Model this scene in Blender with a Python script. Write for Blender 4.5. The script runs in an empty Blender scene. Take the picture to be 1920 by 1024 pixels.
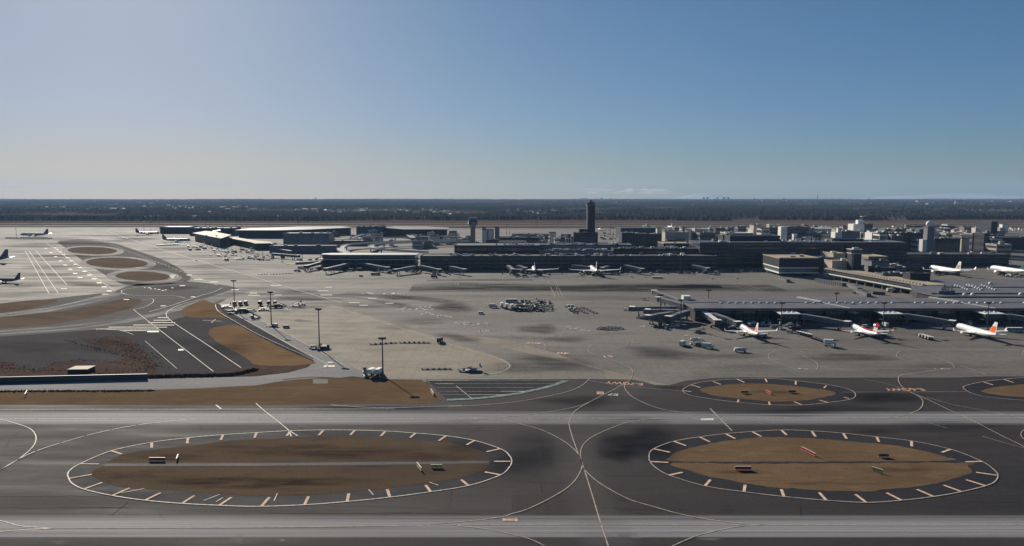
import bpy, bmesh, math, random
import numpy as np
from mathutils import Vector, Matrix
from mathutils.geometry import tessellate_polygon
random.seed(7); rng = np.random.default_rng(7)
scene = bpy.context.scene
C = scene.collection
R = math.radians
# ---------------------------------------------------------------- camera, world, sun, exposure
CAM_H = 95.0; FPX = 1387.0; PITCH = math.atan(144 / FPX)
cam = bpy.data.cameras.new('camera'); co = bpy.data.objects.new('camera', cam); C.objects.link(co)
co.location = (0, 0, CAM_H); co.rotation_euler = (R(90) - PITCH, 0, 0)
cam.sensor_width = 36; cam.lens = FPX / 1920 * 36; cam.clip_start = 1; cam.clip_end = 60000
scene.camera = co
SUN_AZ, SUN_EL = -28.0, 23.0
w = bpy.data.worlds.new("World"); scene.world = w; w.use_nodes = True
nt = w.node_tree; nt.nodes.clear()
sky = nt.nodes.new('ShaderNodeTexSky'); sky.sky_type = 'NISHITA'; sky.sun_disc = False
sky.sun_elevation = R(SUN_EL); sky.sun_rotation = R(SUN_AZ)
sky.altitude = 500; sky.air_density = 0.8; sky.dust_density = 0.8; sky.ozone_density = 6
EXPO = 0.6
bg = nt.nodes.new('ShaderNodeBackground'); bg.inputs[1].default_value = 0.1
wo = nt.nodes.new('ShaderNodeOutputWorld')
def vm(op, a, b):
    m = nt.nodes.new('ShaderNodeVectorMath'); m.operation = op
    for i, x in ((0, a), (1, b)):
        if isinstance(x, tuple): m.inputs[i].default_value = x
        else: nt.links.new(x, m.inputs[i])
    return m.outputs[0]
# the sky's own colour with a soft shoulder, so the region round the sun is not burnt out
ts = vm('MULTIPLY', sky.outputs[0], (.066, .086, .1061))
den = vm('ADD', vm('DIVIDE', ts, (1.2, .9, .9)), (1, 1, 1))
res = vm('MULTIPLY', vm('DIVIDE', ts, den), (10 / 2 ** EXPO,) * 3)
# dusty air low down takes the blue out of the sky just over the horizon
gtc = nt.nodes.new('ShaderNodeTexCoord'); sx = nt.nodes.new('ShaderNodeSeparateXYZ'); nt.links.new(gtc.outputs['Generated'], sx.inputs[0])
mr = nt.nodes.new('ShaderNodeMapRange'); mr.interpolation_type = 'SMOOTHSTEP'; nt.links.new(sx.outputs[2], mr.inputs[0]); mr.inputs[1].default_value = -.02; mr.inputs[2].default_value = .11; mr.inputs[3].default_value = 1; mr.inputs[4].default_value = 0
mxs = nt.nodes.new('ShaderNodeMix'); mxs.data_type = 'RGBA'; mxs.inputs[6].default_value = (1, 1, 1, 1); mxs.inputs[7].default_value = (1.07, .96, .63, 1); nt.links.new(mr.outputs[0], mxs.inputs[0])
res = vm('MULTIPLY', res, mxs.outputs[2])
nt.links.new(res, bg.inputs[0]); nt.links.new(bg.outputs[0], wo.inputs[0])
sl = bpy.data.lights.new('sun', 'SUN'); sl.energy = 4.6; sl.angle = R(0.5); sl.color = (1.0, 0.91, 0.78)
so = bpy.data.objects.new('sun', sl); C.objects.link(so)
sd = Vector((math.sin(R(SUN_AZ)) * math.cos(R(SUN_EL)), math.cos(R(SUN_AZ)) * math.cos(R(SUN_EL)), math.sin(R(SUN_EL))))
so.rotation_euler = sd.to_track_quat('Z', 'Y').to_euler(); so.location = (-300, 500, 400)
scene.view_settings.view_transform = 'Standard'; scene.view_settings.look = 'None'
scene.view_settings.exposure = EXPO; scene.view_settings.gamma = 1
scene.cycles.volume_bounces = 0; scene.cycles.max_bounces = 6
scene.cycles.use_denoising = True
cp, sp_ = math.cos(PITCH), math.sin(PITCH)
# ---------------------------------------------------------------- surveying: photo reading -> ground plan
def G(u, v, z=0.0):
    t = (512 - v) / FPX; x = (u - 960) / FPX
    s = (z - CAM_H) / (-sp_ + t * cp)
    return (x * s, (cp + t * sp_) * s)
def XA(u, D, z=0.0): return (u - 960) / FPX * (D * cp + (CAM_H - z) * sp_)
def ZT(v, D):
    a = math.atan((v - 512) / FPX) + PITCH
    return CAM_H - D * math.tan(a)
# ---------------------------------------------------------------- materials
def newmat(name):
    m = bpy.data.materials.new(name); m.use_nodes = True
    n = m.node_tree; p = n.nodes['Principled BSDF']; return m, n, p
def solid(name, col, rough=0.6, metal=0.0, var=0.12, sc=0.3, spec=0.18):
    m, n, p = newmat(name)
    tc = n.nodes.new('ShaderNodeTexCoord'); no = n.nodes.new('ShaderNodeTexNoise')
    no.inputs['Scale'].default_value = sc; no.inputs['Detail'].default_value = 4
    n.links.new(tc.outputs['Object'], no.inputs['Vector'])
    r = n.nodes.new('ShaderNodeMapRange'); r.inputs[1].default_value = .3; r.inputs[2].default_value = .7
    r.inputs[3].default_value = 1 - var; r.inputs[4].default_value = 1 + var
    n.links.new(no.outputs[0], r.inputs[0])
    mx = n.nodes.new('ShaderNodeVectorMath'); mx.operation = 'MULTIPLY'
    mx.inputs[0].default_value = col; n.links.new(r.outputs[0], mx.inputs[1])
    n.links.new(mx.outputs[0], p.inputs['Base Color'])
    p.inputs['Roughness'].default_value = rough; p.inputs['Metallic'].default_value = metal
    p.inputs['Specular IOR Level'].default_value = spec
    return m
def groundmat(name, c1, c2, c3, stretch=1.0, s_big=0.012, s_mid=0.07, s_fine=0.6, rough=0.75, joints=0, amp=1.0, spec=.03, rot=0, crack=0):
    """three scales of noise, optionally drawn out along the paving direction, plus slab joints"""
    m, n, p = newmat(name)
    tc = n.nodes.new('ShaderNodeTexCoord'); mp = n.nodes.new('ShaderNodeMapping')
    n.links.new(tc.outputs['Object'], mp.inputs[0])
    mp.inputs['Rotation'].default_value = (0, 0, rot)
    mp2 = n.nodes.new('ShaderNodeMapping'); n.links.new(mp.outputs[0], mp2.inputs[0])
    mp2.inputs['Scale'].default_value = (1 / stretch, 1, 1)
    def noise(s, d, vec=mp2, ro=.6):
        a = n.nodes.new('ShaderNodeTexNoise'); a.inputs['Scale'].default_value = s; a.inputs['Detail'].default_value = d
        a.inputs['Roughness'].default_value = ro; n.links.new(vec.outputs[0], a.inputs['Vector']); return a
    def rng_(src, a, b, c, d):
        r = n.nodes.new('ShaderNodeMapRange'); n.links.new(src, r.inputs[0])
        for i, x in enumerate((a, b, c, d)): r.inputs[i + 1].default_value = x
        return r
    big = noise(s_big, 3); mid = noise(s_mid, 5); fine = noise(s_fine, 4, mp, .7)
    mx = n.nodes.new('ShaderNodeMix'); mx.data_type = 'RGBA'
    mx.inputs[6].default_value = (*c1, 1); mx.inputs[7].default_value = (*c2, 1)
    n.links.new(rng_(big.outputs[0], .36, .64, 0, 1).outputs[0], mx.inputs[0])
    mx2 = n.nodes.new('ShaderNodeMix'); mx2.data_type = 'RGBA'; n.links.new(mx.outputs[2], mx2.inputs[6])
    mx2.inputs[7].default_value = (*c3, 1)
    n.links.new(rng_(mid.outputs[0], .5, .75, 0, .75 * amp).outputs[0], mx2.inputs[0])
    v = n.nodes.new('ShaderNodeVectorMath'); v.operation = 'MULTIPLY'
    n.links.new(mx2.outputs[2], v.inputs[0]); n.links.new(rng_(fine.outputs[0], .25, .75, 1 - .22 * amp, 1 + .22 * amp).outputs[0], v.inputs[1])
    last = v
    jw, jh = joints if isinstance(joints, tuple) else (joints, joints)
    if joints:
        b = n.nodes.new('ShaderNodeTexBrick'); b.offset = 0; b.inputs['Scale'].default_value = 1
        b.inputs['Color1'].default_value = (1, 1, 1, 1); b.inputs['Color2'].default_value = (.90, .90, .90, 1)
        b.inputs['Mortar'].default_value = (.70, .69, .68, 1); b.inputs['Mortar Size'].default_value = .12
        b.inputs['Brick Width'].default_value = jw; b.inputs['Row Height'].default_value = jh
        if jw != jh: b.offset = .37; b.inputs['Color2'].default_value = (.84, .83, .82, 1); b.inputs['Mortar'].default_value = (.8, .79, .78, 1); b.inputs['Mortar Size'].default_value = .07
        n.links.new(mp.outputs[0], b.inputs['Vector'])
        v2 = n.nodes.new('ShaderNodeVectorMath'); v2.operation = 'MULTIPLY'
        n.links.new(last.outputs[0], v2.inputs[0]); n.links.new(b.outputs[0], v2.inputs[1]); last = v2
    n.links.new(last.outputs[0], p.inputs['Base Color'])
    n.links.new(rng_(mid.outputs[0], .3, .7, rough - .08, rough + .1).outputs[0], p.inputs['Roughness'])
    p.inputs['Specular IOR Level'].default_value = spec
    return m
def decal(name, col, rough, streak=None, lo=.35, hi=.62, spec=0.0, floor_=.35):
    """worn or stained paving: soft edge from the mesh attribute 'edge', broken up by drawn-out noise"""
    m, n, p = newmat(name)
    at = n.nodes.new('ShaderNodeAttribute'); at.attribute_name = 'edge'
    tc = n.nodes.new('ShaderNodeTexCoord'); mp = n.nodes.new('ShaderNodeMapping')
    n.links.new(tc.outputs['Object'], mp.inputs[0]); mp.inputs['Scale'].default_value = streak or (1, 1, 1)
    a = n.nodes.new('ShaderNodeTexNoise'); a.inputs['Scale'].default_value = 1; a.inputs['Detail'].default_value = 6; a.inputs['Roughness'].default_value = .65
    n.links.new(mp.outputs[0], a.inputs['Vector'])
    r = n.nodes.new('ShaderNodeMapRange'); n.links.new(a.outputs[0], r.inputs[0])
    r.inputs[1].default_value = lo; r.inputs[2].default_value = hi; r.inputs[3].default_value = floor_; r.inputs[4].default_value = 1
    mu = n.nodes.new('ShaderNodeMath'); mu.operation = 'MULTIPLY'
    n.links.new(at.outputs['Fac'], mu.inputs[0]); n.links.new(r.outputs[0], mu.inputs[1])
    n.links.new(mu.outputs[0], p.inputs['Alpha'])
    p.inputs['Base Color'].default_value = (*col, 1); p.inputs['Roughness'].default_value = rough
    p.inputs['Specular IOR Level'].default_value = spec
    return m
M = {}
M['concrete'] = groundmat('concrete', (.178, .163, .140), (.125, .116, .102), (.088, .082, .074), 4.5, .011, .05, .35, .9, 7.5, 1.15, .17)
M['concrete_light'] = groundmat('concrete_light', (.285, .25, .195), (.235, .207, .163), (.19, .168, .135), 2.5, .02, .09, .5, .84, 7.5, .8, .05)
M['asphalt'] = groundmat('asphalt', (.046, .041, .040), (.032, .030, .031), (.058, .053, .050), 7, .012, .11, .7, .85, (83, 6.5), 1.15, .075)
M['asphalt_dark'] = groundmat('asphalt_dark', (.026, .027, .032), (.034, .034, .038), (.045, .043, .045), 3, .02, .1, .8, .8, 0, 1)
M['asphalt_old'] = groundmat('asphalt_old', (.062, .058, .059), (.046, .043, .045), (.080, .074, .070), 3, .02, .1, .6, .92, 0, 1, .004, rot=.6)
M['road_pale'] = groundmat('road_pale', (.20, .197, .195), (.17, .168, .168), (.24, .235, .23), 7, .02, .1, .6, .84, 0, .8)
M['asphalt_light'] = groundmat('asphalt_light', (.12, .118, .118), (.09, .089, .09), (.145, .14, .138), 7, .02, .1, .6, .84, 0, .8)
M['grass_gold'] = groundmat('grass_gold', (.150, .100, .058), (.118, .080, .048), (.185, .128, .075), 1.6, .03, .16, 1.3, .95, 0, 1.1, 0)
M['grass_brown'] = groundmat('grass_brown', (.092, .066, .046), (.122, .088, .056), (.066, .048, .036), 2.6, .022, .12, 1.3, .95, 0, 1.2, 0)
M['grass_wedge'] = groundmat('grass_wedge', (.20, .128, .070), (.155, .10, .056), (.24, .165, .095), 1.6, .03, .16, 1.3, .95, 0, 1.2, 0)
M['infield'] = groundmat('infield', (.150, .112, .080), (.118, .088, .066), (.19, .145, .105), 2.4, .022, .12, 1.3, .95, 0, 1.2, 0)
M['scrub'] = groundmat('scrub', (.10, .07, .055), (.075, .052, .045), (.13, .095, .075), 1.3, .03, .2, 1.5, .95, 0, 1.3, 0)
M['soil'] = groundmat('soil', (.105, .075, .055), (.08, .062, .05), (.13, .10, .078), 7, .004, .02, .2, .9, 0, 1, 0)
M['white_line'] = solid('white_line', (.60, .56, .48), .75, var=.45, sc=.9, spec=.16)
M['yellow_line'] = solid('yellow_line', (.42, .37, .31), .8, var=.35, sc=.5, spec=.03)
M['orange_paint'] = solid('orange_paint', (.60, .33, .22), .6, var=.18, sc=1.2)
M['bar_paint'] = solid('bar_paint', (.66, .46, .33), .8, var=.3, sc=.9, spec=.03)
M['green_paint'] = solid('green_paint', (.17, .225, .21), .8, var=.45, sc=.5, spec=.03)
M['stain'] = decal('rubber_stain', (.035, .034, .036), .8, (.025, .09, 1))
M['stain_near'] = decal('dark_seal', (.016, .018, .026), .8, (.03, .06, 1), .3, .55)
M['worn'] = decal('worn_paving', (.38, .375, .375), .7, (.006, .9, 1), .32, .68, .05, .22)
M['worn_soft'] = decal('worn_soft', (.22, .21, .20), .6, (.01, .25, 1), .3, .7)
M['scrubby'] = decal('bare_turf', (.045, .030, .024), .9, (.05, .35, 1), .4, .62, 0, .1)
M['straw'] = decal('straw_turf', (.20, .135, .068), .9, (.05, .35, 1), .42, .62, 0, .05)
M['patch'] = decal('repair_patch', (.30, .29, .28), .7, (.5, .5, 1), .2, .6)
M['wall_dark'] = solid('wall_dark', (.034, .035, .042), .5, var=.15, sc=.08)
M['wall_grey'] = solid('wall_grey', (.17, .17, .18), .6, var=.12, sc=.06)
M['wall_pale'] = solid('wall_pale', (.55, .53, .48), .6, var=.08, sc=.05)
M['wall_white'] = solid('wall_white', (.74, .72, .66), .55, var=.06, sc=.05)
M['wall_tan'] = solid('wall_tan', (.40, .35, .28), .65, var=.1, sc=.05)
M['wall_navy_shade'] = solid('wall_navy_shade', (.028, .033, .048), .5, var=.15, sc=.06)  # dark navy puts the shade of backlit facades into the wall colour
M['roof_grey'] = solid('roof_grey', (.13, .128, .135), .62, var=.16, sc=.07)
M['roof_dark'] = solid('roof_dark', (.06, .06, .064), .7, var=.2, sc=.05)
M['roof_white'] = solid('roof_white', (.62, .60, .54), .5, var=.08, sc=.08)
M['roof_tan'] = solid('roof_tan', (.40, .32, .23), .7, var=.12, sc=.06, spec=.06)
M['roof_blue'] = solid('roof_blue', (.07, .085, .115), .5, var=.12, sc=.06)
M['steel'] = solid('steel', (.15, .155, .17), .5, .05, .12, .5)
M['steel_dark'] = solid('steel_dark', (.07, .072, .08), .5, .2, .15, .5)
M['white_paint'] = solid('white_paint', (.80, .80, .78), .3, 0, .04, .4, .5)
M['backlit_blue'] = solid('backlit_blue_paint', (.30, .36, .44), .35, 0, .05, .4, .5)  # bluish backlit shade of far airliners, put into their body colour
M['backlit_navy_paint'] = solid('backlit_navy_paint', (.055, .075, .13), .3, 0, .08, .4, .5)  # shade on the backlit airliners is put into this dark colour
M['red_paint'] = solid('red_paint', (.50, .025, .035), .35, 0, .08, .6)
M['pink_paint'] = solid('pink_paint', (.66, .30, .26), .35, 0, .06, .6)
M['orange_tail'] = solid('orange_tail', (.85, .16, .03), .35, 0, .06, .6)
M['yellow_paint'] = solid('yellow_paint', (.70, .58, .10), .45, 0, .12, 1.5)
M['green_tail'] = solid('green_tail', (.02, .13, .12), .35, 0, .06, .6)
M['tyre'] = solid('tyre', (.02, .02, .02), .9)
M['wall_mid'] = solid('wall_mid', (.085, .088, .098), .6, var=.14, sc=.06)
M['leaf'] = solid('leaf', (.045, .055, .028), .8, 0, .4, .8, .1)
M['reed'] = solid('reed', (.085, .062, .046), .9, 0, .4, .5, .1)
M['bark'] = solid('bark', (.08, .06, .045), .9)
M['hazy_snow_rock'] = solid('hazy_snow_rock', (.30, .34, .40), .9, 0, .2, .0006)  # pale blue also paints distance haze into the hills and snow peak
def glassm(name, col, rough=.12):
    m, n, p = newmat(name); p.inputs['Base Color'].default_value = (*col, 1); p.inputs['Roughness'].default_value = rough
    p.inputs['Specular IOR Level'].default_value = .6
    tc = n.nodes.new('ShaderNodeTexCoord'); b = n.nodes.new('ShaderNodeTexBrick'); b.offset = 0
    mp = n.nodes.new('ShaderNodeMapping'); mp.inputs['Rotation'].default_value = (R(90), 0, 0)
    n.links.new(tc.outputs['Object'], mp.inputs[0]); n.links.new(mp.outputs[0], b.inputs['Vector'])
    b.inputs['Scale'].default_value = 1; b.inputs['Brick Width'].default_value = 3; b.inputs['Row Height'].default_value = 2.2
    b.inputs['Color1'].default_value = (*col, 1); b.inputs['Color2'].default_value = (*[c * 2.6 for c in col], 1)
    b.inputs['Mortar'].default_value = (.15, .15, .155, 1); b.inputs['Mortar Size'].default_value = .16
    n.links.new(b.outputs[0], p.inputs['Base Color'])
    return m
M['glass'] = glassm('glass', (.022, .026, .034)); M['glass_blue'] = glassm('glass_blue', (.040, .060, .085), .25)
M['glass_green'] = glassm('glass_green', (.05, .075, .07), .2)
# ---------------------------------------------------------------- object helpers
def tag(o, label=None, cat=None, group=None, kind=None):
    if label: o['label'] = label
    if cat: o['category'] = cat
    if group: o['group'] = group
    if kind: o['kind'] = kind
    return o
class MB:
    def __init__(s): s.v = []; s.f = []
    def add(s, vs, fs):
        k = len(s.v); s.v += [tuple(a) for a in vs]; s.f += [tuple(i + k for i in f) for f in fs]; return s
    def box(s, x0, x1, y0, y1, z0, z1):
        return s.add([(x0, y0, z0), (x1, y0, z0), (x1, y1, z0), (x0, y1, z0), (x0, y0, z1), (x1, y0, z1), (x1, y1, z1), (x0, y1, z1)],
                     [(3, 2, 1, 0), (4, 5, 6, 7), (0, 1, 5, 4), (1, 2, 6, 5), (2, 3, 7, 6), (3, 0, 4, 7)])
    def prism(s, poly, z0, z1, zt=None):
        n = len(poly); zt = zt or [z1] * n
        vs = [(x, y, z0) for x, y in poly] + [(x, y, zz) for (x, y), zz in zip(poly, zt)]
        return s.add(vs, [tuple(range(n - 1, -1, -1)), tuple(range(n, 2 * n))] + [(i, (i + 1) % n, n + (i + 1) % n, n + i) for i in range(n)])
    def loft(s, rings, cap=True):
        n = len(rings[0]); vs = [p for r in rings for p in r]; fs = []
        for k in range(len(rings) - 1):
            for i in range(n):
                j = (i + 1) % n; fs.append((k * n + i, k * n + j, (k + 1) * n + j, (k + 1) * n + i))
        if cap: fs += [tuple(range(n - 1, -1, -1)), tuple(range((len(rings) - 1) * n, len(rings) * n))]
        return s.add(vs, fs)
    def tube(s, a, b, r0, r1=None, n=8):
        r1 = r0 if r1 is None else r1; a = Vector(a); b = Vector(b); d = (b - a).normalized()
        q = d.to_track_quat('Z', 'Y').to_matrix(); rs = []
        for c, r in ((a, r0), (b, r1)):
            rs.append([tuple(c + q @ Vector((r * math.cos(t), r * math.sin(t), 0))) for t in [2 * math.pi * i / n for i in range(n)]])
        return s.loft(rs)
    def beam(s, a, b, wd, h):
        """box beam from a to b, a/b on its underside centre line"""
        a = Vector(a); b = Vector(b); d = (b - a); side = Vector((-d.y, d.x, 0)).normalized() * (wd / 2); up = Vector((0, 0, h))
        return s.loft([[tuple(p - side), tuple(p + side), tuple(p + side + up), tuple(p - side + up)] for p in (a, b)])
    def build(s, name, mat, parent=None, smooth=False):
        me = bpy.data.meshes.new(name); me.from_pydata(s.v, [], s.f); me.update()
        bm = bmesh.new(); bm.from_mesh(me); bmesh.ops.recalc_face_normals(bm, faces=bm.faces); bm.to_mesh(me); bm.free()
        if smooth:
            me.polygons.foreach_set('use_smooth', [True] * len(me.polygons))
        me.materials.append(mat if not isinstance(mat, str) else M[mat])
        o = bpy.data.objects.new(name, me); C.objects.link(o)
        if parent: o.parent = parent
        return o
def empty(name, loc, rz=0, label=None, cat=None, group=None):
    o = bpy.data.objects.new(name, None); C.objects.link(o); o.location = loc; o.rotation_euler = (0, 0, rz)
    o.empty_display_size = 1
    return tag(o, label, cat, group)
KIDS = {}
def copy_tree(o, loc=None, rz=None, label=None, group=None, parent=None):
    c = o.copy(); C.objects.link(c)
    if parent: c.parent = parent
    if loc is not None: c.location = loc
    if rz is not None: c.rotation_euler = (0, 0, rz)
    if label: c['label'] = label
    if group: c['group'] = group
    for ch in list(o.children): copy_tree(ch, parent=c)
    return c
def ragged(P, amp=.45, step=1.6):
    r = random.Random(int(P[0][0] * 13)); out = []
    for i in range(len(P)):
        a = Vector(P[i]); b = Vector(P[(i + 1) % len(P)]); L = (b - a).length; n = max(1, int(L / step)); t = (b - a).normalized() if L > 0 else Vector((1, 0)); nn = Vector((-t.y, t.x))
        for k in range(n): q = a.lerp(b, k / n) + nn * (r.gauss(0, amp * .5) + amp * math.sin(i * .9 + k * .7) * .4); out.append((q.x, q.y))
    return out
def polymesh(name, polys, z, mat, res=None):
    """flat sheets traced on the ground plan"""
    vs = []; fs = []
    for P in polys:
        k = len(vs); pts = [Vector((x, y, 0)) for x, y in P]
        vs += [(p.x, p.y, z) for p in pts]
        for t in tessellate_polygon([pts]): fs.append(tuple(i + k for i in t))
    me = bpy.data.meshes.new(name); me.from_pydata(vs, [], fs); me.update()
    bm = bmesh.new(); bm.from_mesh(me)
    for f in bm.faces:
        if f.normal.z < 0: f.normal_flip()
    bm.to_mesh(me); bm.free()
    me.materials.append(M[mat]); o = bpy.data.objects.new(name, me); C.objects.link(o); return tag(o, kind='structure')
def smooth_pts(pts, closed=False, sub=6):
    """Catmull-Rom through the traced points"""
    n = len(pts); out = []
    for i in range(n if closed else n - 1):
        p0 = pts[(i - 1) % n] if closed or i > 0 else pts[i]
        p1 = pts[i]; p2 = pts[(i + 1) % n]
        p3 = pts[(i + 2) % n] if closed or i + 2 < n else p2
        for k in range(sub):
            t = k / sub
            out.append(tuple(.5 * (2 * b + (c - a) * t + (2 * a - 5 * b + 4 * c - d) * t * t + (3 * b - a - 3 * c + d) * t ** 3) for a, b, c, d in zip(p0, p1, p2, p3)))
    if not closed: out.append(pts[-1])
    return out
def GP(pts, closed=False, sm=True, sub=6):
    q = [G(*p) for p in pts]
    return smooth_pts(q, closed, sub) if sm else q
class Lines:
    def __init__(s, z): s.v = []; s.f = []; s.z = z
    def line(s, pts, wd, closed=False, dash=None):
        n = len(pts)
        if dash:
            on, off = dash; d = 0; cur = [pts[0]]; state = True; lim = on
            for i in range(n - 1):
                a = Vector(pts[i]); b = Vector(pts[i + 1]); L = (b - a).length; pos = 0
                while L - pos > lim - d:
                    pos += lim - d; p = tuple(a.lerp(b, pos / L))
                    if state: cur.append(p); s.line(cur, wd); cur = []
                    else: cur = [p]
                    state = not state; lim = on if state else off; d = 0
                d += L - pos
                if state: cur.append(pts[i + 1])
            return
        base = len(s.v)
        for i in range(n):
            a = Vector(pts[i - 1] if (i > 0 or closed) else pts[i]); b = Vector(pts[(i + 1) % n] if (i < n - 1 or closed) else pts[i])
            t = (b - a)
            if t.length < 1e-6: t = Vector((1, 0))
            t.normalize(); nn = Vector((-t.y, t.x)) * wd / 2; p = Vector(pts[i])
            s.v += [(p.x + nn.x, p.y + nn.y, s.z), (p.x - nn.x, p.y - nn.y, s.z)]
        for i in range(n if closed else n - 1):
            j = (i + 1) % n; s.f.append((base + 2 * i, base + 2 * i + 1, base + 2 * j + 1, base + 2 * j))
    def px(s, pts, wd, closed=False, sm=True, dash=None): s.line(GP(pts, closed, sm), wd, closed, dash)
    def quad(s, u0, v0, u1, v1):
        P = [G(u0, v1), G(u1, v1), G(u1, v0), G(u0, v0)]; k = len(s.v); s.v += [(x, y, s.z) for x, y in P]; s.f.append((k, k + 1, k + 2, k + 3))
    def build(s, name, mat):
        me = bpy.data.meshes.new(name); me.from_pydata(s.v, [], s.f); me.update(); me.materials.append(M[mat])
        o = bpy.data.objects.new(name, me); C.objects.link(o); return tag(o, kind='structure')
# ================================================================= THE GROUND
def gridsheet(name, xs, ys, zf, mat, attr=None):
    X, Y = np.meshgrid(xs, ys); Z = zf(X, Y) if callable(zf) else np.full_like(X, zf)
    v = np.stack([X.ravel(), Y.ravel(), Z.ravel()], 1); nx, ny = len(xs), len(ys)
    i = np.arange(nx * ny).reshape(ny, nx); f = np.stack([i[:-1, :-1].ravel(), i[:-1, 1:].ravel(), i[1:, 1:].ravel(), i[1:, :-1].ravel()], 1)
    me = bpy.data.meshes.new(name); me.from_pydata(v.tolist(), [], f.tolist()); me.update(); me.materials.append(M[mat])
    o = bpy.data.objects.new(name, me); C.objects.link(o); return o
xs = np.concatenate([-np.geomspace(22000, 1500, 12), np.linspace(-1300, 1300, 28), np.geomspace(1500, 22000, 12)])
ys = np.concatenate([np.linspace(-400, 3000, 40), np.geomspace(3200, 21000, 20)])
tag(gridsheet('ground', xs, ys, -0.06, 'soil'), kind='structure')
# apron
ap = [(-900, 428), (2900, 428), (2900, 708), (1400, 708), (1250, 728), (1190, 716), (798, 716), (660, 706), (480, 724), (300, 731), (0, 733), (-900, 737)]
polymesh('apron', [[G(*p) for p in ap]], 0.0, 'concrete')
fg = [(-900, 759), (480, 759), (800, 756), (827, 752), (812, 735), (798, 712), (1100, 710.5), (1190, 712), (1228, 722), (1255, 722.5), (1285, 714), (1330, 709.5), (1400, 707.5), (1500, 708.5), (1700, 709), (1770, 709), (1850, 706), (2900, 704)]
polymesh('taxiway', [[G(*p) for p in fg] + [(700, 60), (-700, 60)]], 0.02, 'asphalt')
# parking apron in paler concrete, and the pale wedge that runs to the taxiway
pal = [(430, 566), (500, 571), (560, 573), (622, 572), (690, 592), (760, 614), (860, 646), (930, 668), (958, 683), (955, 693), (930, 702), (880, 707), (700, 708), (650, 692), (560, 640), (480, 603), (440, 585)]
wed = [(862, 628), (905, 632), (960, 640), (1040, 662), (1110, 687), (1185, 706), (1255, 722.4), (1225, 722), (1190, 712), (1136, 710.3), (1134, 700), (1132, 694), (1060, 678), (960, 656), (900, 642)]
polymesh('parking_apron', [GP(pal, True, True, 3), [G(*p) for p in wed]], 0.02, 'concrete_light')
stripd = [(-200, 600), (60, 565), (140, 546), (215, 548), (330, 555), (380, 562), (420, 574), (350, 586), (315, 592), (310, 600), (230, 640), (-200, 660)]
polymesh('old_taxiway', [
    [G(*p) for p in [(-300, 640), (200, 617), (325, 600), (316, 590), (330, 575), (365, 562), (410, 570), (440, 590), (587, 672), (590, 690), (480, 712), (300, 722), (-300, 724)]]], 0.02, 'asphalt_old')
# light taxi lane sweeping down-left, service road
lane1 = [(-200, 634), (0, 620), (110, 612), (200, 602), (290, 585), (350, 570), (400, 553), (440, 541), (470, 545), (400, 568), (330, 584), (240, 605), (120, 620), (0, 628), (-200, 645)]
lane2 = [(-200, 596), (0, 588), (90, 577), (160, 562), (210, 549), (240, 550), (170, 569), (90, 585), (0, 595), (-200, 610)]
road = [(-500, 725), (0, 721), (276, 711), (400, 708), (480, 706), (540, 699), (577, 689), (588, 679), (586, 668), (540, 642), (480, 611), (415, 577), (432, 572), (490, 602), (560, 638), (620, 668), (690, 702), (690, 706), (660, 706), (600, 707), (540, 713), (480, 723), (300, 730), (0, 733), (-500, 737)]
M['asphalt_mid'] = groundmat('asphalt_mid', (.135, .127, .116), (.105, .099, .092), (.165, .155, .14), 6, .015, .08, .5, .92, 0, 1.1, .004)
polymesh('taxiway', [GP([(-300, 578), (0, 570), (105, 559), (190, 550), (215, 546), (250, 534), (330, 527), (415, 534), (450, 544), (425, 560), (405, 571), (325, 600), (200, 617), (-300, 641)], True, True, 3),
    GP([(112, 452), (200, 454), (262, 472), (312, 490), (352, 514), (352, 527), (300, 534), (240, 535), (205, 520), (160, 492), (122, 464)], True, True, 3)], 0.03, 'asphalt_mid')
polymesh('road', [[G(*p) for p in lane1], [G(*p) for p in lane2]], 0.04, 'asphalt_light')
polymesh('road', [[G(*p) for p in road]], 0.04, 'road_pale')
# verges
brown = [
 [(-300, 575), (0, 569), (60, 563), (107, 562), (108, 565), (50, 581), (0, 587), (-300, 605)],
 [(-300, 615), (0, 595), (125, 583), (200, 567), (237, 559), (262, 561), (266, 567), (240, 580), (175, 596), (75, 611), (0, 616), (-300, 640)]]
ov = lambda cu, cv, a, b, sk=0: [(cu + a * math.cos(t) + sk * math.sin(t), cv + b * math.sin(t)) for t in [2 * math.pi * i / 28 for i in range(28)]]
dark = [ov(174, 470.5, 58, 9.5, 8), ov(222, 494, 70, 13, 8), ov(270, 519, 70, 13, 9)]
ovals = [ov(173, 470, 46, 7, 7), ov(219, 493, 57, 10, 8), ov(266, 518, 52, 9, 8)]
scrub = [[(150, 637), (212, 629), (245, 635), (262, 652), (278, 668), (295, 690), (285, 700), (170, 701), (176, 684), (230, 672), (256, 672), (200, 655)],
         [(-200, 668), (0, 674), (37, 687), (64, 697), (64, 701), (-200, 702)], [(64, 697), (90, 684), (120, 677), (175, 680), (172, 701), (64, 701)]]
gold = [[(342, 586), (345, 577), (362, 570), (382, 563), (400, 570), (430, 597), (405, 596), (355, 595)],
        [(392, 622), (400, 615), (442, 609), (480, 628), (540, 658), (584, 676), (586, 683), (520, 686), (480, 684), (462, 672), (425, 652), (395, 632)]]
strip = [(-500, 736), (0, 733), (300, 732), (400, 727), (480, 723), (520, 716), (560, 712), (610, 708), (690, 711), (790, 712), (803, 722), (827, 752), (800, 756), (480, 759), (-500, 759)]
mid = [(455, 690), (490, 686), (560, 686), (583, 683), (560, 693), (520, 700), (440, 706), (300, 708), (285, 700), (400, 700)]
polymesh('verge', [[G(*p) for p in P] for P in brown] + [ragged(GP(P, True), 1.2, 4) for P in ovals], 0.06, 'infield')
polymesh('scrubland', [ragged([G(*p) for p in P], 1.5) for P in scrub + [mid]], 0.07, 'scrub')
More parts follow.
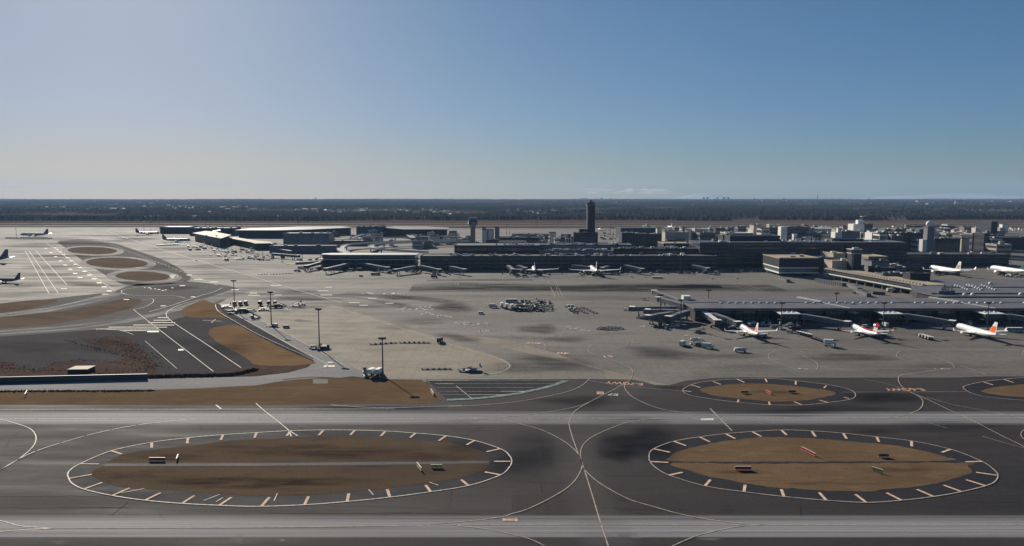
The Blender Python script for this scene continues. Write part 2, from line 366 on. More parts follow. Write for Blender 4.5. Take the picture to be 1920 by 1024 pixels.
polymesh('grass', [ragged(GP(P, True, True, 3)) for P in gold], 0.06, 'grass_wedge')
polymesh('grass', [[G(*p) for p in strip]], 0.06, 'grass_gold')
# far airfield bands seen beyond the apron
far = Lines(0.05)
for v0, w0, u0, u1 in ((427, 60, -300, 700), (423.5, 40, -300, 2300), (419.5, 25, -300, 2300)):
    far.line([G(u0, v0), G(u1, v0)], w0)
far.build('runway', 'concrete')
vb = Lines(0.075)
for v0, w0, u0, u1 in ((425.3, 70, 620, 2400), (421.3, 60, -400, 2400), (417.5, 110, -400, 2400), (429.5, 20, 640, 1400)): vb.line([G(u0, v0), G(u1, v0)], w0)
vb.build('verge', 'soil')
# ---- ring islands
ringA = [(129, 898), (127, 890), (132, 882), (150, 870.5), (209, 846), (282, 830.5), (350, 822), (415, 816), (480, 812), (540, 808.5), (605, 807), (665, 807.3), (722, 809), (780, 813), (837, 818), (891, 827), (940, 843), (955, 855), (959.5, 866), (954, 878), (937, 892), (880, 911), (807, 923), (732, 933), (655, 941), (570, 947.5), (480, 950.5), (412, 948.5), (342, 945), (272, 939), (210, 930), (157, 918), (135, 907)]
grassA = [(172, 885), (195, 872), (225, 854), (282, 843), (350, 837), (415, 828), (480, 824), (560, 820), (665, 819), (730, 822), (792, 827), (842, 831), (892, 842), (912, 854), (918, 867), (905, 882), (862, 897), (792, 907), (705, 918), (605, 926), (480, 930), (425, 927), (312, 920), (237, 915), (200, 905), (175, 893)]
ringB = [(1217, 860), (1219, 848), (1232, 839), (1264, 828), (1312, 820), (1360, 814), (1410, 810), (1465, 807), (1520, 808.5), (1580, 813), (1645, 820), (1709, 827.5), (1782, 843), (1840, 865.5), (1865, 883), (1871, 893), (1865, 904), (1847, 912), (1802, 923), (1750, 932), (1690, 939), (1625, 943), (1549, 939), (1470, 932), (1395, 923), (1322, 912), (1255, 892), (1230, 878), (1220, 868)]
grassB1 = [(1259, 856), (1282, 843), (1335, 832), (1385, 824), (1440, 820), (1515, 822), (1595, 828), (1665, 834), (1740, 848), (1777, 858), (1790, 863), (1700, 865.5), (1440, 866), (1262, 865)]
grassB2 = [(1262, 869), (1440, 870), (1797, 868), (1815, 875), (1820, 885), (1800, 895), (1727, 912), (1652, 919), (1590, 922), (1515, 918), (1440, 913), (1397, 906), (1335, 895), (1297, 884)]
ringC = [(1280, 732), (1295, 722.5), (1317, 717), (1360, 712.5), (1440, 710.5), (1477, 713), (1527, 718.5), (1565, 724), (1595, 732), (1604, 741), (1595, 749), (1552, 755.5), (1502, 760), (1440, 759.5), (1385, 755), (1335, 749), (1292, 741)]
grassC = [(1312, 731), (1335, 725), (1385, 720), (1440, 720), (1490, 724.5), (1540, 730), (1562, 735), (1567, 739), (1545, 745), (1515, 750), (1465, 753.5), (1422, 751), (1360, 745), (1327, 739)]
ringD = [(1807, 729), (1810, 724), (1840, 717), (1880, 712), (1930, 708.5), (2050, 707), (2150, 715), (2200, 730), (2150, 745), (2050, 752), (1930, 751.5), (1852, 745), (1820, 737)]
grassD = [(1840, 733), (1877, 725), (1930, 720), (2030, 718), (2120, 726), (2130, 733), (2050, 742), (1930, 745), (1865, 740)]
def inflate(P, k):
    cx = sum(a for a, b in P) / len(P); cy = sum(b for a, b in P) / len(P); return [(cx + (a - cx) * k, cy + (b - cy) * k) for a, b in P]
polymesh('island_shoulder', [GP(P, True) for P in (ringA, ringB, ringC, ringD)] + [GP(P, True) for P in dark], 0.045, 'asphalt_dark')
polymesh('island_grass', [ragged(GP(P, True, True, 4)) for P in (grassB1, grassB2, grassC, grassD)], 0.075, 'grass_gold')
polymesh('island_turf', [ragged(GP(grassA, True, True, 4))], 0.075, 'grass_brown')
def deco(name, mat, shapes, z):
    """shapes: ellipses with a soft rim; (cu,cv,ru,rv,strength) read off the photo, laid out on the plan"""
    vs = []; fs = []; at = []
    for si, sh in enumerate(shapes):
        if si: z += .0011
        cu, cv, ru, rv, st = sh[:5]; tilt = sh[5] if len(sh) > 5 else 0
        k = len(vs); N = 28; rr = (0, .35, .6, .8, 1); aa = (1, .92, .6, .22, 0)
        st *= .72 if name == 'pavement_stain' else .85
        vs.append((*G(cu, cv), z)); at.append(st)
        for r, a in zip(rr[1:], aa[1:]):
            for i in range(N):
                t = 2 * math.pi * i / N; wob = 1 + .12 * math.sin(3 * t + cu) + .07 * math.sin(5 * t + cv)
                vs.append((*G(cu + ru * r * wob * math.cos(t), cv + rv * r * wob * math.sin(t) + tilt * ru * r * math.cos(t)), z)); at.append(a * st)
        for i in range(N):
            j = (i + 1) % N; fs.append((k, k + 1 + i, k + 1 + j))
            for q in range(3): fs.append((k + 1 + q * N + i, k + 1 + (q + 1) * N + i, k + 1 + (q + 1) * N + j, k + 1 + q * N + j))
    me = bpy.data.meshes.new(name); me.from_pydata(vs, [], fs); a = me.attributes.new('edge', 'FLOAT', 'POINT'); a.data.foreach_set('value', at)
    me.materials.append(M[mat]); o = bpy.data.objects.new(name, me); C.objects.link(o); return tag(o, kind='structure')
def bands(name, mat, L, z):
    """straight worn wheel tracks: (points, half width m, strength)"""
    vs = []; fs = []; at = []
    prof = ((-1, 0), (-.75, .55), (-.4, 1), (.4, 1), (.75, .55), (1, 0))
    for bi, (pts, hw, st) in enumerate(L):
        P = pts; k = len(vs)
        if bi: z += .002
        for i, p in enumerate(P):
            a = Vector(P[max(i - 1, 0)]); b = Vector(P[min(i + 1, len(P) - 1)]); t = (b - a).normalized(); n = Vector((-t.y, t.x))
            for q, s_ in prof: vs.append((p[0] + n.x * q * hw, p[1] + n.y * q * hw, z)); at.append(s_ * st)
        for i in range(len(P) - 1):
            for j in range(5): fs.append((k + i * 6 + j, k + i * 6 + j + 1, k + (i + 1) * 6 + j + 1, k + (i + 1) * 6 + j))
    me = bpy.data.meshes.new(name); me.from_pydata(vs, [], fs); a = me.attributes.new('edge', 'FLOAT', 'POINT'); a.data.foreach_set('value', at)
    me.materials.append(M[mat]); o = bpy.data.objects.new(name, me); C.objects.link(o); return tag(o, kind='structure')
deco('pavement_stain', 'stain', [(848, 577, 48, 14, .75), (750, 558, 60, 6, .6), (560, 561, 110, 5, .7), (560, 547, 60, 5, .5), (1010, 617, 50, 11, .7), (1060, 636, 60, 7, .45),
    (865, 634, 55, 9, .6, .16), (1110, 541, 330, 8, .8), (1250, 535, 200, 6, .45), (900, 533, 150, 4, .55), (870, 541, 120, 3, .4), (1300, 538, 60, 4, .3), (1240, 662, 85, 13, .75, .08), (1590, 671, 120, 10, .7), (1380, 668, 90, 7, .35), (1040, 678, 90, 14, .6, .1),
    (1000, 690, 150, 14, .55), (740, 615, 45, 8, .3), (790, 603, 60, 9, .35), (680, 575, 60, 6, .4), (740, 572, 50, 6, .45, .15), (1400, 690, 120, 10, .3), (1700, 690, 150, 10, .3), (1650, 640, 150, 8, .25),
    (100, 487, 40, 4, .5), (90, 500, 70, 4, .45), (110, 515, 70, 4, .4), (140, 530, 70, 4, .4), (60, 462, 70, 3, .55), (150, 450, 60, 3, .5), (60, 448, 90, 3, .5), (230, 452, 60, 3, .35),
    (290, 470, 60, 3, .3), (330, 485, 60, 3, .3), (420, 515, 70, 4, .4), (380, 500, 70, 4, .3), (330, 540, 60, 6, .5), (1150, 560, 120, 5, .3), (1330, 600, 60, 12, .25), (460, 506, 40, 2.5, .3), (1560, 545, 90, 6, .3), (1480, 545, 90, 5, .35),
    (200, 652, 90, 14, .3), (60, 650, 90, 16, .35), (420, 655, 70, 14, .4), (350, 640, 60, 12, .3), (120, 480, 90, 3, .7), (260, 448, 60, 3, .6), (330, 466, 70, 3, .5), (40, 535, 70, 6, .5), (170, 535, 60, 4, .6), (300, 500, 50, 4, .4), (430, 497, 80, 3, .4), (480, 540, 60, 3, .5), (260, 530, 60, 4, .5), (390, 480, 60, 2.5, .4), (120, 457, 120, 2.5, .6), (200, 442, 100, 2, .5)], 0.10)
deco('sealed_paving', 'stain_near', [(1205, 832, 95, 40, .85), (1160, 850, 50, 22, .5), (1660, 745, 95, 14, .7), (1560, 768, 130, 12, .45), (1000, 850, 90, 45, .4), (960, 880, 80, 30, .3), (1110, 752, 120, 14, .5), (1200, 790, 70, 10, .4),
    (720, 765, 180, 5, .5), (1780, 800, 120, 14, .3), (1640, 810, 60, 8, .3), (880, 838, 60, 18, .3), (1450, 775, 150, 9, .5), (1260, 728, 40, 7, .4)], 0.10)
def hb(v, u0=-600, u1=2500, n=12): return [G(u0 + (u1 - u0) * i / n, v) for i in range(n + 1)]
bands('worn_wheel_tracks', 'worn', [(hb(785.5), 9.5, .8), (hb(781), 4.5, .5), (hb(791), 3.0, .5), (hb(774), 2.5, .35), (hb(989, -900, 3000), 7.5, .85), (hb(991, -900, 3000), 4.0, .5), (hb(980, -900, 3000), 2.2, .55), (hb(1004, -900, 3000), 1.6, .6),
    (hb(970, -900, 3000), 1.5, .35), (hb(986, -900, 3000), 1.2, .8), (hb(778, -600, 2500), 1.6, .8), (hb(996, -900, 3000), .8, .8)], 0.105)
bands('rubbered_lane', 'stain', [(GP([(770, 541), (850, 540.5), (1000, 540.5), (1200, 540), (1460, 539.5)]), 36, .45), (GP([(640, 551), (760, 558), (840, 566)]), 14, .35), (GP([(800, 526), (1000, 525)]), 10, .3)], 0.098)
bands('scuffed_paving', 'worn_soft', [(GP([(-200, 640), (0, 624), (150, 612), (260, 592), (350, 568), (420, 545)]), 6, .7), (GP([(0, 592), (120, 574), (230, 552)]), 5, .5),
    (GP([(520, 558), (640, 556), (760, 572)]), 5, .5), (GP([(420, 551), (560, 552), (700, 553)]), 7, .6), 
    (hb(700, 1300, 2400), 9, .22), (hb(650, 1200, 2400), 6, .2), (hb(555, 300, 1180), 6, .22),
    (GP([(1190, 712), (1160, 760), (1080, 830), (1095, 900), (1150, 1040)]), 9, .25), (hb(945, 300, 960), 7, .25)], 0.105)
deco('worn_turf', 'scrubby', [(480, 905, 260, 14, .8), (330, 858, 90, 8, .7), (620, 850, 200, 12, .6), (250, 893, 60, 10, .6), (800, 860, 80, 14, .4), (520, 838, 150, 6, .5), (1560, 908, 120, 6, .5), (1400, 885, 70, 7, .45), (1690, 880, 90, 10, .35), (1450, 735, 60, 6, .4)], 0.084)
deco('worn_turf', 'straw', [(1550, 845, 160, 9, .6), (1440, 900, 60, 5, .6), (1650, 900, 100, 7, .5), (1330, 850, 50, 6, .5), (700, 905, 140, 9, .5), (880, 868, 30, 9, .7), (560, 925, 120, 3, .7), (200, 890, 20, 10, .4), (650, 745, 120, 8, .6), (520, 750, 120, 5, .5), (760, 728, 40, 10, .6), (460, 640, 40, 14, .5), (540, 668, 40, 8, .6), (395, 585, 30, 6, .5)], 0.086)
deco('repair_patch', 'patch', [(870, 790, 34, 5, .5), (835, 793, 60, 4, .5), (1020, 787, 25, 5, .35), (1435, 791, 14, 3, .4), (555, 577, 55, 3.6, 1), (520, 583, 30, 2, .8), (600, 574, 30, 2.2, .9), (568, 602, 22, 2.4, .9), (560, 600, 12, 1.8, .8),
    (380, 540, 20, 1.6, .9), (333, 529, 22, 2.2, .9), (110, 1018, 18, 5, .4), (445, 1012, 16, 10, .5), (530, 1014, 8, 4, .7), (1195, 1008, 16, 3, .6), (960, 632, 40, 4, .3), (1330, 1012, 30, 3, .5), (1860, 1005, 20, 3, .5), (565, 800, 12, 3, .5), (700, 575, 24, 1.6, .6)], 0.11)
# ---- markings
W = Lines(0.20); Y = Lines(0.197); B = Lines(0.204); GR = Lines(0.193); OR = Lines(0.208)
for rg in (ringA, ringB): Bp = GP(rg, True); (Y if rg is ringB else W).line(Bp, .42, True)
for rg in (ringC, ringD): Y.line(GP(rg, True), .38, True)
zA = [(209, 846, 228, 852.5), (150, 870.5, 185, 871), (130, 898, 172, 890.5), (157, 918, 192, 905.5), (211, 930, 243, 916), (272, 939, 301, 925), (341, 945, 364, 930.5), (412, 948, 434, 933.5), (284.5, 831, 284.5, 840.5), (352.5, 822, 351, 832.5), (418, 816.5, 414, 826), (481, 812.5, 477, 822),
      (544, 809, 538, 818), (606, 808, 597.5, 817), (665, 808, 657, 816.5), (722, 810, 714, 818.5), (779, 813, 769, 821.5), (836, 818.5, 822.5, 827.5), (891, 826, 875, 835), (939, 842, 912, 848), (957, 866, 926, 866), (937, 891, 909, 886), (877.5, 911, 865, 900.5), (807.5, 923, 798, 910.5),
      (731, 933, 726, 918.5), (651, 941, 654, 926.5), (571, 947.5, 578.5, 932), (491, 949.5, 505, 933.5)]
zB = [(1226, 842.5, 1256, 849), (1264, 828.5, 1286, 836.5), (1312.5, 820.5, 1331, 829.5), (1361, 814.5, 1378.5, 823.5), (1411, 810.5, 1427.5, 819.5), (1221, 866.5, 1253, 868), (1254, 892, 1280, 886.5), (1322.5, 911.5, 1332, 900.5), (1395, 922.5, 1397, 910), (1465, 807.5, 1475, 816.5), (1522, 809.5, 1529, 819.5),
      (1581, 813.5, 1587.5, 823.5), (1644, 820.5, 1648, 829.5), (1709, 828, 1709.5, 838), (1782, 843.5, 1766, 849), (1841, 866, 1810, 867), (1868, 892, 1830, 886.5), (1847, 911.5, 1811, 900.5), (1802, 922.5, 1769, 910.5), (1750, 932, 1719, 918.5), (1690, 939, 1662.5, 925), (1624, 943, 1604, 928), (1549, 939, 1536, 924.5), (1470, 932.5, 1465, 918.5)]
zC = [(1297, 722.5, 1313, 727.5), (1337, 716, 1351, 721.5), (1382, 711.5, 1396, 718), (1435, 711, 1438, 717), (1281, 733.5, 1296, 735), (1492, 715, 1492, 722), (1549, 724, 1545, 728), (1443, 760, 1442, 754), (1503, 760, 1489, 754), (1553, 755.5, 1536, 751), (1592, 748, 1582, 745.5), (1383, 755, 1385, 750), (1844, 717, 1862, 722.5), (1882, 712, 1900, 718)]
for Zs in (zA, zB, zC):
    for (a, b, c, d) in Zs: B.line([G(a, b), G(c, d)], .95 if Zs is not zC else .8)
for (a, b, c, d) in ((228, 925, 271, 917), (382, 939.5, 412, 928), (405, 942, 418, 934), (691, 918.5, 700, 929), (805, 905, 822, 911), (520, 926, 514, 940)): W.line([G(a, b), G(c, d)], .3)
W.px([(-300, 789), (0, 786.7), (480, 786.8), (900, 785), (1300, 785), (2300, 784)], .28)
W.px([(-300, 770), (0, 768.6), (480, 768), (740, 767.5)], .32)
Y.px([(-400, 993), (100, 991.7), (480, 990), (960, 985), (1500, 985), (2400, 985)], .28)
W.px([(-20, 786.5), (2, 787.5), (37, 797), (57, 805), (67, 818), (65, 833), (50, 850), (25, 868), (0, 882), (-80, 925)], .38)
W.px([(0, 882), (40, 859), (75, 844), (112, 832), (180, 813), (255, 798), (325, 790), (370, 787)], .38, dash=(9, .8))
W.px([(-60, 965), (0, 977), (37, 987), (75, 990), (100, 992)], .3); W.px([(-60, 1004), (0, 998), (50, 994), (100, 992)], .3)
W.px([(480, 757), (492, 768), (530, 798), (542, 808)], .45, sm=False); W.px([(542, 808), (546, 819)], .5, sm=False); W.px([(542, 808), (558, 818)], .5, sm=False)
W.px([(405, 760), (415, 768)], .7, sm=False)
Y.px([(880, 785), (930, 788), (960, 792.5), (1010, 805), (1047, 822), (1072, 839), (1085, 854), (1090, 868), (1090, 880), (1080, 899), (1060, 918), (1022, 940), (985, 957), (960, 964), (940, 970), (880, 978), (805, 984)], .34)
Y.px([(1300, 784.8), (1247, 785), (1210, 787), (1172, 794), (1135, 808), (1110, 820), (1095, 833), (1089, 845), (1089, 860), (1092, 875), (1102, 888), (1122, 905), (1155, 925), (1185, 939), (1222, 950), (1272, 964), (1322, 974), (1385, 982), (1430, 985)], .34)
Y.px([(1182, 712), (1162, 725), (1135, 739), (1110, 752), (1080, 770), (1070, 785), (1067, 796), (1073, 820), (1085, 853), (1095, 880), (1110, 928), (1122, 968), (1140, 1024), (1148, 1050)], .36)
Y.px([(840, 764), (900, 760), (960, 755), (1010, 747), (1060, 736), (1090, 724), (1107, 709)], .36)
Y.px([(860, 786), (960, 781), (1035, 772), (1085, 762), (1110, 752)], .3)
Y.px([(1187, 700), (1182, 712), (1172, 720), (1172, 730), (1185, 744), (1210, 757), (1247, 769), (1310, 777), (1360, 782)], .36)
Y.px([(1105, 714), (1160, 724), (1222, 729), (1280, 734)], .25, sm=False)
Y.px([(1790, 690), (1720, 700), (1690, 704), (1684, 712), (1690, 724), (1702, 734), (1720, 742), (1730, 752), (1727, 765), (1710, 775), (1680, 782), (1640, 785)], .36)
Y.px([(1700, 733), (1740, 750), (1777, 768), (1815, 785), (1877, 817), (1920, 838), (1980, 870)], .34)
Y.px([(1620, 712), (1670, 722), (1702, 734)], .2); Y.px([(1735, 745), (1790, 760), (1865, 774), (1950, 790)], .26); Y.px([(1660, 784), (1720, 789), (1777, 804)], .2); Y.px([(1842, 819), (1880, 830), (1920, 841)], .26)
Y.px([(1930, 803), (1918, 808), (1914, 816), (1920, 824), (1930, 830)], .3)
Y.px([(1580, 736), (1810, 735)], .25, sm=False)
Y.px([(1250, 1030), (1297, 1009), (1335, 998), (1385, 988), (1430, 985.5)], .3); Y.px([(1030, 1030), (997, 1013), (960, 1003), (917, 994), (855, 986)], .3)
W.px([(1332, 767), (1352, 788), (1373, 809)], .7, sm=False, dash=(1.0, 1.0))
W.quad(1314, 785.5, 1338, 789)
# parking-apron and apron lines
W.px([(560, 571), (630, 577), (680, 594), (755, 617), (855, 650), (930, 672), (952, 682), (954, 690), (932, 700), (880, 705.5)], .34)
W.px([(800, 704), (832, 703.5)], .3, sm=False)
W.px([(200, 434), (330, 476), (480, 521), (560, 545), (640, 568)], .7)
W.px([(85, 454), (217, 547)], .4, sm=False); W.px([(160, 440), (412, 537)], .45, sm=False, dash=(16, 9))
W.px([(47, 470), (92, 551)], .45, sm=False); W.px([(54, 470), (109, 550)], .45, sm=False); W.px([(67, 470), (125, 534)], .5, sm=False)
W.px([(216, 548), (180, 557), (130, 570), (70, 582), (0, 591), (-60, 598)], .4); W.px([(109, 551), (150, 547), (215, 545)], .35)
W.px([(0, 569), (50, 559), (100, 553), (190, 547)], .35)
W.px([(228, 545), (230, 550), (250, 554), (325, 555), (347, 560)], .4); W.px([(417, 540), (400, 548), (375, 555), (325, 572), (280, 585)], .5); W.px([(228, 545), (245, 541), (300, 533), (345, 528)], .4)
W.px([(0, 537), (60, 549), (60, 549)], .2)
for k in range(14):                                   # holding bars along the lane edge
    t = k / 13.0; u = 103 + (205 - 103) * t ** 1.25; v = 465 + (546 - 465) * t ** 1.25; hw = 3 + 3.2 * t
    W.quad(u - hw * .8, v - .45 - .5 * t, u + hw * .8, v + .45 + .5 * t)
for k in range(8):
    t = k / 7.0; u = 86 + (150 - 86) * t; v = 466 + (521 - 466) * t; hw = 3 + 2.5 * t; W.quad(u - hw * .8, v - .45 - .4 * t, u + hw * .8, v + .45 + .4 * t)
for (u, v, hw) in ((197, 552, 6), (355, 516, 5), (372, 524, 8), (401, 529, 7), (342, 536, 5), (362, 557, 4), (306, 574, 5), (476, 554, 11), (521, 553.7, 7), (517, 535.5, 10), (475, 550, 7), (441, 543.8, 7), (606, 546, 10), (612, 553.5, 11), (698, 560, 8), (664, 568, 10), (682, 573, 8), (616, 539, 6), (730, 569, 8), (120, 542, 6), (237, 562, 5)):
    W.quad(u - hw, v - .55, u + hw, v + .55)
for v, a, b in ((596, 296, 316), (601, 288, 321), (605.5, 278, 328), (610, 250, 327), (614, 203, 313), (617.5, 180, 296), (620.5, 225, 275)): W.quad(a, v - .45, b, v + .45)
W.quad(276, 620.5, 298, 623.5); W.quad(334, 655, 344, 658)
W.px([(250, 581), (290, 612), (400, 697)], .35, sm=False); W.px([(375, 562), (337, 572), (316, 583), (312, 592), (325, 605), (390, 648), (452, 690)], .4)
W.px([(272, 640), (300, 664), (332, 692)], .22, sm=False); W.px([(180, 617), (225, 620), (250, 628)], .3); W.px([(0, 627), (90, 620), (180, 617)], .3)
W.px([(267, 563), (286, 561), (286, 568), (268, 577), (250, 581)], .35)
W.px([(380, 601), (415, 603)], .5, sm=False); W.px([(404, 599), (396, 606)], .4, sm=False)
W.px([(213, 518), (222, 513), (240, 511)], .3); W.px([(213, 518), (228, 524), (262, 528)], .3); W.px([(318, 513), (332, 516), (330, 521), (312, 527)], .3)
for k in range(3): W.quad(318 + k, 516 + 2.4 * k, 330 - 2 * k, 516.9 + 2.4 * k)
W.px([(590, 692), (612, 689), (613, 684), (600, 676), (540, 645), (480, 611), (430, 585)], .35); W.px([(655, 690), (600, 660), (530, 622), (450, 580)], .3)
W.quad(607, 685.5, 628, 689); W.quad(614, 679, 624, 681)
# stand lead-in lines near the terminals
for (a, b, c, d) in ((1027, 527, 1042, 557), (1042, 528, 1055, 557), (1029, 530, 1041, 560), (1042, 536, 1048, 557), (1360, 528, 1430, 556), (1367, 526, 1440, 555), (1374, 524, 1450, 554), (720, 528, 735, 540), (939, 520, 936, 527), (943, 520, 942, 528), (948, 520, 947, 526)): Y.line([G(a, b), G(c, d)], .3)
W.px([(1030, 553), (1042, 552)], .4, sm=False)
for P in ([(1013, 568), (940, 568), (905, 571), (901, 578), (915, 585), (940, 590)], [(930, 601), (918, 606), (914, 612), (922, 618), (960, 628), (1000, 638)], [(1147, 640), (1120, 644), (1104, 653), (1106, 661), (1130, 671), (1160, 680), (1183, 692), (1187, 703)],
          [(1210, 637), (1180, 640), (1176, 648), (1160, 654), (1133, 658)], [(1008, 640), (1020, 646), (1023, 653), (1018, 658)], [(1455, 658), (1443, 664), (1441, 670), (1449, 677), (1475, 687)], [(1490, 662), (1515, 672), (1530, 680), (1534, 688), (1531, 694)],
          [(1690, 658), (1682, 663), (1682, 669), (1694, 675)], [(1720, 662), (1760, 672), (1782, 681), (1790, 689)], [(1800, 686), (1822, 693), (1848, 703)], [(1725, 633), (1770, 646), (1793, 654)], [(870, 600), (878, 608), (870, 616)],
          [(1068, 620), (1070, 613), (1062, 608)], [(720, 540), (712, 546), (735, 556), (800, 570), (870, 584)], [(640, 556), (690, 566), (740, 576), (800, 590)], [(960, 650), (1000, 640), (1060, 624)], [(1920, 658), (1917, 663), (1920, 667)]):
    Y.px(P, .34)
Y.px([(1320, 657), (2300, 655)], .28, sm=False); Y.px([(980, 600), (1400, 598)], .18, sm=False); Y.px([(1440, 691), (1800, 692)], .14, sm=False); Y.px([(900, 561), (1200, 560)], .14, sm=False); Y.px([(560, 652), (760, 655)], .14, sm=False); Y.px([(620, 600), (950, 640)], .14, sm=False)
random.seed(3)
for (cu, cv, n_, sw, sh_) in ((765, 579, 9, 22, 2), (790, 577, 9, 20, 4), (795, 588, 7, 16, 2), (830, 594, 6, 12, 3), (862, 606, 8, 20, 2), (890, 608, 9, 22, 4), (905, 621, 8, 12, 2), (1080, 617, 10, 26, 4), (700, 550, 8, 22, 1.5), (745, 550, 6, 18, 1.5), (300, 543, 8, 30, 4), (1505, 692, 6, 10, 1), (1765, 692, 7, 16, 1), (860, 532, 4, 8, 1), (1200, 612, 3, 8, 1), (1285, 629, 2, 6, .5), (540, 580, 3, 12, 1)):
    for _ in range(n_):
        u = cu + random.uniform(-sw, sw); v = cv + random.uniform(-sh_, sh_); W.quad(u, v, u + random.uniform(2.5, 6), v + .8)
# green chevron area
polymesh('chevron_area', [GP([(800, 712), (1070, 713), (1020, 729), (950, 741), (840, 751)], False, False) ], 0.05, 'asphalt_old')
for (v, a, b, ww) in ((714, 802, 1070, .6), (720.3, 815, 1040, .6), (727.5, 820, 1000, .6), (734.5, 823, 985, .6), (741, 830, 940, .5)): GR.line([G(a, v), G(b, v)], ww * 1.1)
GR.line(GP([(838, 750.5), (900, 747), (960, 740), (1010, 730), (1040, 722), (1062, 714)]), 3.2)
for (v, a, b) in ((714.0, 802, 880), (720.3, 818, 850), (741, 880, 950), (734.5, 940, 985)): W.line([G(a, v), G(b, v)], .5)
W.line([G(855, 724), G(885, 748)], .25); W.line(GP([(620, 760), (700, 765), (780, 764), (865, 761)]), .3)
OR.line([G(1119, 737.5), G(1132, 737.8)], 5.0)
B.line([G(942.5, 976), G(970.5, 976)], 2.2)
CK = Lines(0.0985); random.seed(57)
def wobble(u0, v0, u1, v1, wd, n=9):
    a = Vector(G(u0, v0)); b = Vector(G(u1, v1)); L = (b - a).length; nn = Vector((-(b - a).y, (b - a).x)).normalized()
    CK.line([tuple(a.lerp(b, i / n) + nn * random.gauss(0, .012 * min(L, 20))) for i in range(n + 1)], wd)
for (a, b, c, d) in ((240, 942, 208, 967), (848, 918, 842, 958), (1764, 932, 1780, 942), (1780, 942, 1990, 942), (1352, 935, 1372, 960), (1372, 960, 1340, 962), (1590, 972, 1612, 1012), (0, 932, 200, 930), (0, 952, 300, 953), (990, 905, 1075, 905), (1130, 893, 1230, 892), (620, 950, 800, 952), (500, 962, 900, 963), (1150, 955, 1290, 957), (700, 800, 760, 801), (820, 803, 900, 804),
    (1015, 820, 1018, 860), (905, 800, 860, 822), (360, 774, 378, 806), (560, 800, 600, 826), (1550, 775, 1720, 776), (1880, 860, 1990, 880), (90, 840, 20, 870), (1450, 790, 1600, 790.5), (30, 812, 8, 840), (1130, 905, 1180, 1000), (300, 960, 330, 1010), (720, 965, 716, 1014), (1500, 948, 1512, 1010), (1010, 900, 1030, 960)): wobble(a, b, c, d, .16)
for _ in range(46):
    u = random.uniform(-20, 1940); v = random.choice((random.uniform(935, 1020), random.uniform(770, 812), random.uniform(940, 1020))); k = random.uniform(30, 150); wobble(u, v, u + k, v + random.uniform(-2, 2), random.uniform(.08, .16))
CK.build('crack_sealing', 'asphalt_dark')
W.build('taxiway_markings', 'white_line'); Y.build('guide_lines', 'yellow_line'); B.build('shoulder_bars', 'bar_paint'); GR.build('green_markings', 'green_paint')
OR.build('location_panel', 'orange_paint')
DK = Lines(0.213); DK.line([G(944, 974.3), G(968, 974.3)], .35); DK.line([G(944, 977.9), G(966, 977.9)], .35); DK.line([G(1122, 736.5), G(1129, 736.7)], .5); DK.line([G(1124, 738.8), G(1131, 739)], .5)
DK.build('panel_strokes', 'stain' if False else 'asphalt_dark')
def ground_text(body, u, v, size, rz, mat, sx=1.0):
    cu = bpy.data.curves.new('t', 'FONT'); cu.body = body; cu.size = size; cu.align_x = 'CENTER'; cu.align_y = 'CENTER'; cu.offset = .02 * size
    ob = bpy.data.objects.new('t', cu); C.objects.link(ob); bpy.context.view_layer.update()
    me = bpy.data.meshes.new_from_object(ob); bpy.data.objects.remove(ob); me.materials.clear(); me.materials.append(M[mat])
    o = bpy.data.objects.new('painted_lettering', me); C.objects.link(o); x, y = G(u, v); o.location = (x, y, .218); o.rotation_euler = (0, 0, rz); o.scale = (sx, 1, 1)
    return tag(o, kind='structure')
ground_text('E-7GWY', 1171, 719.5, 6.6, R(180) + R(-14), 'orange_paint', .78)
ground_text('E-6GWY', 1696, 730.8, 6.6, R(180), 'orange_paint', .78)
ground_text('E7', 1150, 740.5, 5, R(180) - R(15), 'white_line', 1)
ground_text('407', 1002, 644, 7, R(180) - R(12), 'bar_paint', 1)
ground_text('40', 1056, 663, 8, R(170), 'bar_paint', 1)
ground_text('51', 1139, 669, 7, R(190), 'bar_paint', 1)
# grey service path over island A, ditch shade and fence shadow painted dark over the verge
polymesh('path', [[G(*p) for p in [(192, 874.3), (200, 869.5), (480, 868.8), (700, 867), (917, 865.5), (917, 869), (700, 872.2), (480, 874)]]], 0.110, 'asphalt_light')
PL = Lines(0.116); PL.line([G(196, 868.7), G(480, 868.2), G(700, 866.3), G(915, 864.5)], .25); PL.line([G(196, 874.6), G(480, 874.6), G(700, 873), G(915, 870.5)], .2); PL.build('path_kerb', 'asphalt_light')
DC = Lines(0.118); DC.line(GP([(480, 728), (560, 727), (650, 726.5)]), 1.0); DC.line(GP([(530, 712), (580, 707.5), (625, 708.5), (665, 711)]), 1.2); DC.line(GP([(252, 745.5), (280, 744), (300, 742)]), .8); DC.build('ditch_and_fence_shade', 'asphalt_dark')  # among these dark strips, the ditch shade and fence shadow are painted
PT = Lines(0.12); PT.quad(587, 711.5, 615, 720); PT.build('paved_square', 'concrete')
